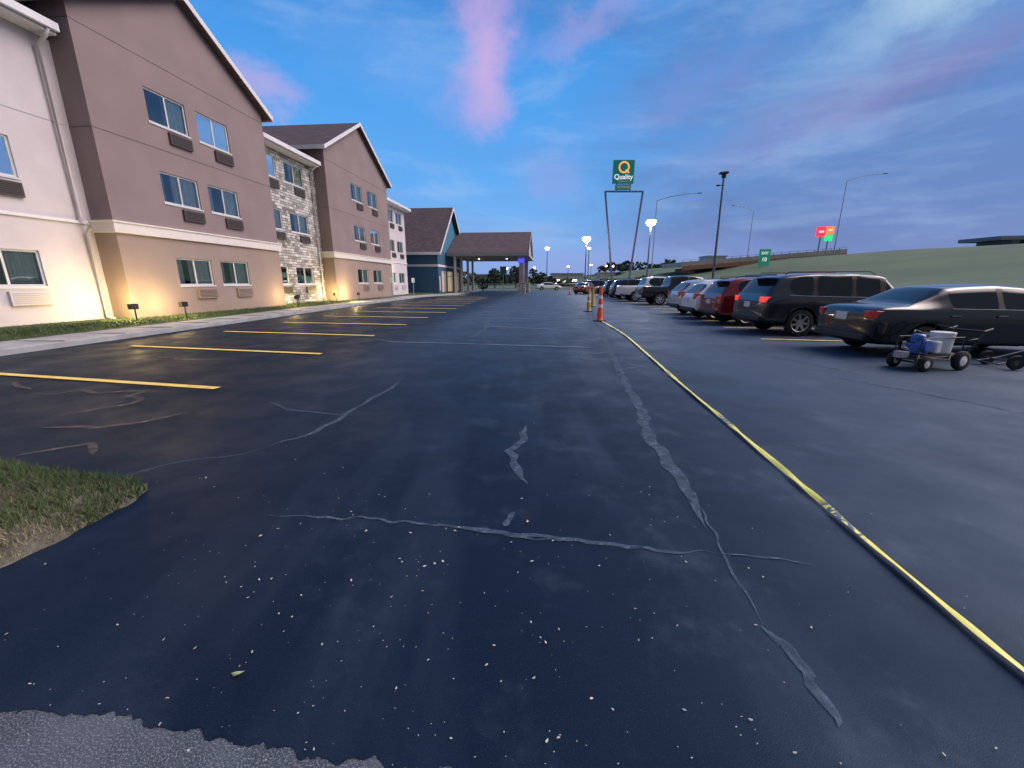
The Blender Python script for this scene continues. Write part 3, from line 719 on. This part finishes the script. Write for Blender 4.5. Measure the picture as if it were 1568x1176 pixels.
    for sg in (-1,1):
        xs0=[st[i+1][0]+.03 for i in K['side'][1:]]
        for xs in xs0[:3]:
            zb=st[6][1]; be_=st[7][2]
            t.tube([(xs,sg*(wmax*.962),zb+.1),(xs,sg*(wmax*.990),(zb+be_)/2),(xs-.0,sg*(wmax*.978),be_-.09),(xs,sg*(wmax*.945),be_-.01)],.0065,5)
    t.make('door_seams',[M['black']],e)
    t=B()
    for sg in (-1,1): t.tube([(st[i][0],sg*(st[i][4]*.957-.002),st[i][2]+.004) for i in range(K['side'][0],K['side'][-1]+2)],.008,5)
    t.make('belt_moulding',[M['steel']],e)
    if kind in('suv',):
        t=B()
        for sg in (-1,1): t.tube([(.6,sg*.66,1.70),(.7,sg*.66,1.775),(2.9,sg*.66,1.785),(3.05,sg*.66,1.71)],.015,6)
        t.make('roof_rails',[M['black']],e)
        t=B(); t.box(.12,.42,-.6,.6,1.68,1.715); t.make('roof_spoiler',[paint],e,bevel=.015)
    return e
pk=carpaint('paint_black',(.008,.010,.013),0); pgr=carpaint('paint_graphite',(.028,.033,.045)); pred=carpaint('paint_red',(.20,.012,.02)); psil=carpaint('paint_silver',(.50,.52,.55)); pwh=carpaint('paint_white',(.75,.76,.78),.0); pdb=carpaint('paint_navy',(.02,.03,.05))
car('parked_sedan','sedan',pk,7.2,8.95,R(-3),2)
car('parked_suv','suv',pgr,7.1,12.45,R(-2),2,True)
car('parked_suv','suv',pred,7.2,15.15,R(-2),2,sc=.95)
car('parked_hatchback','hatch',pwh,7.35,17.35,R(-2),2)
car('parked_hatchback','hatch',psil,7.65,19.7,R(-2),1,sc=1.04)
car('parked_pickup','pickup',pk,8.6,28.3,R(-2),1)
car('parked_pickup','pickup',pwh,8.5,33.3,R(-2),1)
car('parked_suv','suv',pdb,8.8,37.2,R(-2),1)
car('parked_suv','suv',pk,9.0,41,R(-2),1)
car('parked_sedan','sedan',pgr,9.0,45,R(-2),1)
car('parked_sedan','sedan',pred,8.4,52,R(60),1)
car('parked_suv','suv',pk,9.3,57,R(0),1)
car('parked_hatchback','hatch',pk,9.5,63,R(0),1)
car('parked_sedan','sedan',pwh,4.6,80,R(2),1)

# ------------------------------------------------------------------ line striping machine
S=empty('line_striping_machine',(7.45,7.15,.004),R(12))
def wh(x,y,r,w):
    b=B(); b.lathe([(r*.55,-w),(r*.93,-w),(r,-w*.5),(r,w*.5),(r*.93,w),(r*.55,w)],c=(x,y,r),axis='y',seg=20,mi=0)
    b.lathe([(r*.56,-w*.8),(r*.2,-w*1.1),(0,-w*1.15)],c=(x,y,r),axis='y',seg=16,mi=1); b.lathe([(r*.56,w*.8),(r*.2,w*1.1),(0,w*1.15)],c=(x,y,r),axis='y',seg=16,mi=1)
    b.make('cart_wheel',[M['rubber'],M['reflw']],S,smooth=True)
for x,y,r in ((.32,-.28,.17),(.32,.28,.17),(-.42,-.24,.13),(-.42,.24,.13)): wh(x,y,r,.045)
b=B()
for sg in (-1,1):
    b.tube([(-.6,sg*.2,.22),(.45,sg*.22,.24),(.60,sg*.24,.42),(.74,sg*.25,.66),(.92,sg*.25,.70)],.018)
    b.tube([(-.42,sg*.2,.14),(-.42,sg*.2,.3)],.02); b.tube([(.32,sg*.22,.17),(.32,sg*.22,.3)],.02)
b.tube([(.32,-.28,.17),(.32,.28,.17)],.015); b.tube([(-.42,-.24,.13),(-.42,.24,.13)],.015); b.tube([(-.6,-.2,.22),(-.6,.2,.22)],.018); b.tube([(.74,-.25,.66),(.74,.25,.66)],.018)
b.tube([(-.55,-.18,.27),(-.5,-.18,.56),(.4,-.2,.56),(.45,-.2,.26)],.012); b.tube([(-.55,.18,.27),(-.5,.18,.56),(.4,.2,.56),(.45,.2,.26)],.012)
b.box(-.58,.42,-.21,.21,.245,.27); b.make('cart_frame',[M['black']],S,smooth=False)
b=B(); b.lathe([(0,.275),(.145,.275),(.15,.3),(.165,.60),(.17,.61),(.17,.64),(.155,.645),(0,.65)],c=(.18,-.02,0),seg=24); b.make('paint_pail',[M['reflw']],S,smooth=False)
b=B(); b.box(-.12,.02,-.16,.1,.28,.5); b.make('white_tank',[M['reflw']],S,bevel=.03)
b=B(); b.box(-.44,-.22,-.13,.10,.28,.46); b.lathe([(0,-.18),(.10,-.18),(.12,-.15),(.12,-.02),(0,-.02)],c=(-.32,0,.42),axis='y',seg=20); b.lathe([(0,.46),(.09,.46),(.10,.5),(.10,.58),(.07,.62),(0,.62)],c=(-.33,.0,0),seg=16)
b.make('engine_cover',[mat('blue_enamel',(.02,.09,.38),.35,.1,6,coat=.5)],S,bevel=.02)
b=B(); b.tube([(-.3,.1,.6),(-.15,.2,.66),(.1,.22,.6),(.5,.2,.5)],.012); b.tube([(-.55,-.22,.25),(-.7,-.3,.3),(-.78,-.34,.16),(-.78,-.34,.08)],.013); b.tube([(.2,-.2,.3),(0,-.3,.2),(-.4,-.32,.24),(-.7,-.3,.3)],.01)
b.tube([(.18,.14,.63),(.18,.1,.76),(.18,-.14,.74),(.18,-.18,.62)],.006); b.tube([(.5,-.2,.3),(.62,-.28,.4),(.5,-.32,.55),(.3,-.25,.5)],.012); b.make('hoses',[M['black']],S,smooth=True)
b=B(); b.tube([(-.56,-.02,.36),(-.66,-.02,.40),(-.66,-.02,.5)],.03); b.box(-.75,-.6,-.1,.05,.22,.33); b.make('pump',[M['galv']],S,bevel=.01)
S2=empty('hand_truck',(8.95,7.2,.004),R(-10))
b=B()
for sg in (-.2,.2): b.tube([(-.3,sg,.08),(.0,sg,.14),(.8,sg,.42),(.95,sg,.5)],.016)
for k in range(3): b.tube([(.0+.36*k,-.2,.14+.125*k),(.0+.36*k,.2,.14+.125*k)],.010)
b.tube([(.95,-.2,.5),(1.0,0,.52),(.95,.2,.5)],.016); b.tube([(-.3,-.2,.08),(-.3,.2,.08)],.012); b.tube([(-.1,-.25,.13),(-.1,.25,.13)],.012)
b.make('frame',[M['steel']],S2)
for sg in (-.27,.27):
    b=B(); b.lathe([(.05,-.03),(.12,-.03),(.13,0),(.12,.03),(.05,.03)],c=(-.1,sg,.13),axis='y',seg=16); b.lathe([(.06,-.02),(0,-.02)],c=(-.1,sg,.13),axis='y',seg=16,mi=1); b.make('wheel',[M['rubber'],M['steel']],S2)

# ------------------------------------------------------------------ motel sign
Q=empty('motel_sign',(17.9,70,0))
b=B()
for sg,bx in ((-1,-.9),(1,1.5)):
    b.tube([(bx,0,0),(sg*3.0-.05,0,15.5)],.16,8)
b.tube([(-3.1,0,15.5),(3.0,0,15.5)],.14,8)
for xx in (-1.3,.9): b.tube([(xx,0,15.5),(xx,0,19.0)],.09,8)
b.make('sign_posts',[mat('sign_post_paint',(.10,.10,.16),.5)],Q)
b=B(); b.box(-2.0,1.3,-.25,.25,16.65,20.0); b.make('sign_panel',[M['signgreen']],Q,bevel=.04)
b=B(); b.box(-1.5,.9,-.2,.2,15.75,16.5); b.make('sign_subpanel',[M['signgreen']],Q,bevel=.03)
b=B(); b.box(-1.3,.7,-.225,-.205,15.95,16.3); b.box(-1.1,.4,-.275,-.255,16.85,17.0); b.make('sign_small_text_bar',[mat('sign_pale',(.4,.5,.5),.6)],Q)
def text(body,size,x,y,z,m,parent,ext=.01,rz=0):
    c=bpy.data.curves.new('lettering','FONT'); c.body=body; c.size=size; c.align_x='CENTER'; c.align_y='CENTER'; c.extrude=ext; c.offset=size*.012
    o=bpy.data.objects.new('lettering',c); scene.collection.objects.link(o); o.parent=parent; o.location=(x,y,z); o.rotation_euler=(R(90),0,rz); c.materials.append(m)
text('Quality',1.0,-.35,-.27,17.55,M['signwh'],Q)
b=B()
b.lathe([(.62,-.02),(.86,-.02),(.86,.02),(.62,.02),(.62,-.02)],c=(-.35,-.28,18.95),axis='y',seg=28); b.add([(-.15,-.31,18.5),(.05,-.31,18.65),(.55,-.31,18.2),(.35,-.31,18.05)],[(0,1,2,3)]); b.make('sign_logo_ring',[M['signor']],Q)

# ------------------------------------------------------------------ street lamps
def lampost(name,x,y,h,lit=True,arm=0,e=0,zb=0,rad=.34):
    E=empty(name,(x,y,zb)); b=B(); b.tube([(0,0,0),(0,0,h)],.13,8,r2=.07); b.lathe([(0,0),(.28,0),(.28,.5),(0,.5)],seg=12)
    if arm:
        b.tube([(0,0,h-.1),(arm*.3,0,h+.7),(arm*.7,0,h+1.3),(arm,0,h+1.45)],.07,6)
        b.box(arm-.05,arm+.9*(1 if arm>0 else -1),-.18,.18,h+1.36,h+1.54)
    b.make('pole',[M['galv'] if arm else M['steel']],E,smooth=False)
    if not arm:
        b=B(); b.box(-.45,.45,-.3,.3,h,h+.16); b.make('lamp_head',[M['steel']],E,bevel=.03)
        if lit:
            b=B(); b.lathe([(0,h-.005),(rad,h-.005),(rad*1.1,h-rad*.5),(rad*.8,h-rad*1.0),(0,h-rad*1.3)],seg=14); b.make('lamp_globe',[M['lamp']],E,smooth=True)
    if e:
        l=bpy.data.lights.new('lamp_bulb','POINT'); l.energy=e; l.color=(1,.9,.75); l.shadow_soft_size=.3; o=bpy.data.objects.new('lamp_bulb',l); scene.collection.objects.link(o); o.parent=E; o.location=(0,-.1,h-.9)
lampost('street_lamp',19.3,60,9.8,True,0,1500,rad=.6)
lampost('street_lamp',12.2,70,8.6,True,0,1200,rad=.6)
lampost('street_lamp',8.3,100,9.4,True,0,0,rad=.45)
lampost('street_lamp',17.2,95,9.0,True,0,0,rad=.3)
lampost('highway_lamp',32.5,98,19.3,False,9)
lampost('highway_lamp',76.5,101,17,False,8,zb=7)
lampost('highway_lamp',75,135,15,False,-6,zb=8)
F=empty('floodlight_pole',(21.6,45,0)); b=B(); b.tube([(0,0,0),(-.1,0,12.2)],.14,8,r2=.09); b.tube([(-.5,0,11.05),(.1,0,11.1)],.04); b.make('pole',[M['steel']],F)
b=B(); b.box(-.55,-.15,-.2,.2,12.1,12.3); b.box(-.2,.3,-.2,.2,12.15,12.35); b.box(-.75,-.4,-.12,.12,11.0,11.12); b.box(-.3,.1,-.1,.1,11.75,12.1); b.make('floodlight_heads',[M['black']],F,bevel=.03)

# ------------------------------------------------------------------ embankment, overpass, far things
def hz(X,Y):
    t=(X-30+max(0,min(60,Y-60))*.4)/75
    t=max(0,min(1,t)); return 8.5*t*t*(3-2*t)
hv=[];hf=[];NX,NY=70,60
for i in range(NX+1):
    for j in range(NY+1):
        X=20+ (i/NX)**1.5*600; Y=-40+(j/NY)**1.4*640
        z=hz(X,Y)
        hv.append((X,Y,z+.4*noise.noise(Vector((X*.07,Y*.07,0)))*min(1,z)-.025+ (.0 if z>0 else -.02)))
for i in range(NX):
    for j in range(NY):
        a=i*(NY+1)+j; hf.append((a,a+NY+1,a+NY+2,a+1))
obj('hill_embankment',hv,hf,M['hill'],smooth=True)
O=empty('highway_overpass',(0,0,0))
b=B()
def obox(b,x0,x1,y0,y1,za0,za1,zb0,zb1,mi=0):
    b.add([(x0,y0,za0),(x1,y0,zb0),(x1,y1,zb0),(x0,y1,za0),(x0,y0,za1),(x1,y0,zb1),(x1,y1,zb1),(x0,y1,za1)],[(3,2,1,0),(4,5,6,7),(0,1,5,4),(1,2,6,5),(2,3,7,6),(3,0,4,7)],mi)
obox(b,42,82,104,118,5.2,6.3,8.4,9.4,0)
b.make('bridge_deck',[mat('deck_concrete',(.40,.36,.33),.85,.1,.5)],O)
b=B(); obox(b,42,82,103.9,104.0,4.3,5.3,7.4,8.4,0); b.make('bridge_girder',[M['abut']],O)
b=B()
for xx in (45,): b.box(xx,xx+1.2,106,116,-.1,5.0)
b.box(53,61,104.3,117,-.1,5.4); b.make('bridge_piers',[M['abut']],O)
b=B()
for k in range(20):
    xx=42+k*2; zz=6.3+(xx-42)*3.1/40; b.box(xx,xx+.12,104,104.12,zz-.1,zz+.4)
obox(b,42,82,104.02,104.1,6.65,6.72,9.75,9.82); b.make('bridge_railing',[M['galv']],O)
G=empty('highway_sign',(57.7,97,0)); b=B(); b.tube([(-.7,0,0),(-.7,0,8.6)],.1); b.tube([(.7,0,0),(.7,0,8.6)],.1); b.make('posts',[M['galv']],G); b=B(); b.box(-1.3,1.3,-.2,-.12,5.2,8.8); b.make('panel',[M['hwygreen']],G,bevel=.05)
text('EXIT',.8,0,-.21,7.9,M['signwh'],G); text('10',1.2,0,-.21,6.5,M['signwh'],G)
P_=empty('gas_price_sign',(74.4,102,6)); b=B(); b.tube([(-1.0,0,0),(-1.0,0,6.4)],.16); b.tube([(.9,0,0),(.9,0,6.4)],.16); b.make('posts',[M['galv']],P_)
b=B(); b.box(-2.1,-.1,-.2,.2,6.0,8.2); b.box(.05,1.9,-.2,.2,6.6,8.3,1); b.make('price_panels',[M['redled'],mat('sign_yellow_red',(.8,.3,.05),.5,emit=(1,.20,.06),estr=1.1)],P_)
b=B(); b.box(.1,1.8,-.2,.2,5.0,6.4); b.make('green_panel',[M['greenled']],P_)
b=B(); b.box(-1.7,-.5,-.23,-.205,6.9,7.3); b.box(.4,1.5,-.23,-.205,7.3,7.6); b.make('sign_text_bars',[M['signwh']],P_)
Vv=empty('distant_bridge',(0,0,0)); b=B(); obox(b,120,280,105,115,11.6,12.5,13.5,14.8); b.box(124,126,106,114,8,12); b.box(132,136,106,114,8,13); b.make('bridge_deck',[mat('bridge_grey',(.16,.18,.22),.8)],Vv)
def dbuild(name,x,y,w,d,h,col,zb=0):
    e=empty(name,(x,y,zb)); b=B(); b.box(-w/2,w/2,-d/2,d/2,0,h); b.make('walls',[mat('wall_'+name,col,.8)],e); b=B(); b.box(-w/2-.4,w/2+.4,-d/2-.4,d/2+.4,h+.003,h+.6); b.make('roof_parapet',[M['galv']],e)
    b=B()
    for k in range(int(w//4)): b.box(-w/2+1+k*4,-w/2+3.2+k*4,-d/2-.06,-d/2-.01,.8,2.6)
    b.make('windows',[M['lampsoft'] if name=='gas_station' else M['carglass']],e)
dbuild('gas_station',26,200,14,10,5,(.5,.5,.5)); dbuild('warehouse',-8,230,30,18,5,(.25,.22,.2)); dbuild('roadside_building',42,180,10,8,5,(.5,.45,.4)); dbuild('roadside_building',90,190,8,8,4.2,(.5,.5,.54),8)
dbuild('roadside_building',62,230,22,10,5,(.3,.22,.2))
for x,y,h in ((-2,170,7),(30,160,8),(38,170,8),(20,150,7),(48,200,9),(10,190,8)):
    lampost('distant_lamp',x,y,h,True)
sheet('distant_road',[(-200,96),(60,96),(60,108),(-200,108)],-.01,M['asph0'])
def clumps(name,spots,m,per=70,leaf_s=.5):
    vs=[];fs=[]
    for (x,y,z,w,h) in spots:
        k=len(vs); r=.12*h/6+.08
        vs+=[(x-r,y,z),(x+r,y,z),(x+r*.4,y,z+h*.6),(x-r*.4,y,z+h*.6)]; fs.append((k,k+1,k+2,k+3))
        for i in range(per):
            a=random.random()*6.28; q=random.random()**.5; t=random.random()
            zz=z+h*(.22+.78*t); rr=w/2*q*(math.sin(math.pi*(.18+.78*t))**.6)*(1+.35*noise.noise(Vector((a*2,t*4,x))))
            px,py=x+rr*math.cos(a),y+rr*math.sin(a); s=leaf_s*random.uniform(.6,1.6)
            k=len(vs); n=Vector((random.gauss(0,1),random.gauss(0,1),random.gauss(0,1))).normalized(); u=n.orthogonal().normalized(); v=n.cross(u)
            c=Vector((px,py,zz))
            for p_,q_ in ((-1,-.6),(0,-1),(1,-.4),(.8,.7),(-.2,1),(-1,.5)): vs.append(c+u*s*p_*.7+v*s*q_*.7)
            fs.append(tuple(range(k,k+6)))
    return obj(name,vs,fs,m)
sp=[]
for i in range(120):
    x=-75+i*1.35+random.uniform(-1,1); y=random.uniform(175,270); x*=y/190
    sp.append((x,y,-.1,random.uniform(5,9),random.uniform(2.8,6.0)*(1 if i%7 else 1.3)))
clumps('distant_tree_line',sp,M['foliage'],60,.8)
sp=[(random.uniform(60,140),random.uniform(230,320),8,random.uniform(7,12),random.uniform(3,6)) for i in range(30)]
clumps('distant_tree_line',sp,M['foliage'],50,1.0)
clumps('tree',[(1.0,112,0,4,5.5)],M['foliage'],220,.35); clumps('tree',[(-4.5,108,0,4,4.8)],M['foliage'],220,.35)
clumps('shrub',[(-5.0,72,0,1.8,1.6)],M['foliage'],150,.18); clumps('shrub',[(23,72,0,5,2.4)],M['foliage'],200,.3); clumps('shrub',[(17,74,0,6,2.0)],M['foliage'],200,.3)
b=B()
for k in range(40): b.tube([(-14+k*1.5,90,0),(-14+k*1.5,90,1.1)],.04,5)
b.tube([(-14,90,1.1),(46,90,1.1)],.04,5); b.tube([(-14,90,.6),(46,90,.6)],.03,5); b.make('perimeter_fence',[M['galv']])

# ------------------------------------------------------------------ world
w=bpy.data.worlds.new('World'); scene.world=w; w.use_nodes=True; nt=w.node_tree; N=nt.nodes.new; L=nt.links.new
bg=nt.nodes['Background']; tc=N('ShaderNodeTexCoord'); sp=N('ShaderNodeSeparateXYZ'); L(tc.outputs['Generated'],sp.inputs[0])
def ramp(s,stops):
    r=N('ShaderNodeValToRGB'); L(s,r.inputs[0]); el=r.color_ramp.elements
    el[0].position,el[0].color=stops[0]; el[1].position,el[1].color=stops[-1]
    for p,c in stops[1:-1]:
        e=el.new(p); e.color=c
    return r.outputs[0]
def mr(s,a,c,lo=0,hi=1):
    r=N('ShaderNodeMapRange'); r.interpolation_type='SMOOTHSTEP'; r.inputs[1].default_value=a; r.inputs[2].default_value=c; r.inputs[3].default_value=lo; r.inputs[4].default_value=hi; L(s,r.inputs[0]); return r.outputs[0]
def mixc(f,a,c):
    x=N('ShaderNodeMix'); x.data_type='RGBA'; L(f,x.inputs[0])
    for i,v in ((6,a),(7,c)):
        if isinstance(v,tuple): x.inputs[i].default_value=v
        else: L(v,x.inputs[i])
    return x.outputs[2]
def mul(a,c):
    x=N('ShaderNodeMath'); x.operation='MULTIPLY'; L(a,x.inputs[0])
    if isinstance(c,(int,float)): x.inputs[1].default_value=c
    else: L(c,x.inputs[1])
    return x.outputs[0]
def wn(scale,det,sc,rough=.55,dist=0):
    mp=N('ShaderNodeMapping'); mp.inputs['Scale'].default_value=sc; L(tc.outputs['Generated'],mp.inputs[0]); n=N('ShaderNodeTexNoise'); n.inputs['Scale'].default_value=scale; n.inputs['Detail'].default_value=det; n.inputs['Roughness'].default_value=rough; n.inputs['Distortion'].default_value=dist; L(mp.outputs[0],n.inputs['Vector']); return n
z=sp.outputs[2]
left=ramp(z,[(0,lin(136,168,226)),(.08,lin(124,176,238)),(.22,lin(98,174,246)),(.42,lin(70,154,234)),(.7,lin(50,110,190)),(1,lin(40,85,150))])
right=ramp(z,[(0,lin(118,140,196)),(.12,lin(104,134,194)),(.3,lin(95,138,202)),(.5,lin(88,146,212)),(1,lin(50,95,160))])
c=mixc(mr(sp.outputs[0],.0,.6),left,right)
cl=wn(2.0,5,(1,1,3.0),.58,.3).outputs['Fac']
c=mixc(mul(mr(cl,.42,.68),mr(sp.outputs[0],-.15,.45,.10,.6)),c,lin(95,115,170))
cl2=wn(3.1,5,(1,1,4.5),.6,.3).outputs['Fac']
c=mixc(mul(mr(cl2,.48,.75),.4),c,lin(168,196,238))
nd=wn(4.5,6,(1,1,1.2),.66).outputs['Color']
v1=N('ShaderNodeVectorMath'); v1.operation='SUBTRACT'; L(nd,v1.inputs[0]); v1.inputs[1].default_value=(.5,.5,.5)
v2=N('ShaderNodeVectorMath'); v2.operation='SCALE'; L(v1.outputs[0],v2.inputs[0]); v2.inputs['Scale'].default_value=.22
v3=N('ShaderNodeVectorMath'); v3.operation='ADD'; L(tc.outputs['Generated'],v3.inputs[0]); L(v2.outputs[0],v3.inputs[1])
def blob(az,el,ra,re,amt,col,tilt=0):
    global c
    a,e=R(az),R(el); d=(math.sin(a)*math.cos(e),math.cos(a)*math.cos(e),math.sin(e))
    mp=N('ShaderNodeMapping'); mp.vector_type='TEXTURE'; mp.inputs['Location'].default_value=d; mp.inputs['Rotation'].default_value=(0,R(tilt),-a); mp.inputs['Scale'].default_value=(ra,1.2,re); L(v3.outputs[0],mp.inputs[0])
    ln=N('ShaderNodeVectorMath'); ln.operation='LENGTH'; L(mp.outputs[0],ln.inputs[0])
    c=mixc(mr(ln.outputs['Value'],.0,1.25,amt,0),c,col)
pink=lin(222,176,226)
blob(-3,24.5,.075,.13,.78,pink,10); blob(-5,20,.09,.07,.45,lin(198,172,228)); blob(9,27,.13,.035,.4,lin(185,170,225),-8)
blob(-29,19.5,.10,.04,.55,lin(205,175,222),8); blob(5,14,.08,.07,.35,lin(165,162,222)); blob(-12,24,.2,.08,.25,lin(150,185,240))
blob(34,16.5,.30,.045,.32,lin(150,138,196),-14); blob(44,18,.22,.05,.25,lin(150,140,194),-18); blob(20,20,.18,.05,.3,lin(148,146,208),-15)
blob(47,27,.24,.06,.95,lin(205,230,242),-24); blob(40,22,.30,.07,.35,lin(145,185,225),-22)
blob(8,3,.45,.07,.35,lin(160,160,222))
# dim sky behind; pale bright lobe added high right, unseen, to light the facade
c=mixc(mr(sp.outputs[1],.05,-.3),c,(.17,.21,.30,1))
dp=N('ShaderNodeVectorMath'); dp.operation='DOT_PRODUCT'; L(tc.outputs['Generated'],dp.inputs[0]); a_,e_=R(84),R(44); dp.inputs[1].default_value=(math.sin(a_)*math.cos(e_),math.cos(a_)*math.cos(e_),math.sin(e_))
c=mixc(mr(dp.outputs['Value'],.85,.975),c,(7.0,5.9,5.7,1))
sky=N('ShaderNodeTexSky'); sky.sky_type='NISHITA'; sky.sun_disc=False; sky.sun_elevation=R(4); sky.sun_rotation=R(84)
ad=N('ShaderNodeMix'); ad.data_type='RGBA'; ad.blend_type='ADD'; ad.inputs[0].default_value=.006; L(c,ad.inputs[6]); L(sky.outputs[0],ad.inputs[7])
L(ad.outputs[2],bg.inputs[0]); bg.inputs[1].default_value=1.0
sl=bpy.data.lights.new('sun','SUN'); sl.energy=.3; sl.angle=R(25); sl.color=(1,.88,.84); so=bpy.data.objects.new('sun',sl); scene.collection.objects.link(so)
d=Vector((-.95,.0,-.34)); so.rotation_euler=d.to_track_quat('-Z','Y').to_euler()

cam=bpy.data.cameras.new('camera'); co=bpy.data.objects.new('camera',cam); scene.collection.objects.link(co); scene.camera=co
co.location=(0,0,1.5); co.rotation_euler=(R(90-14.12),0,0); cam.sensor_width=36; cam.lens=14.235; cam.clip_start=.05; cam.clip_end=4000
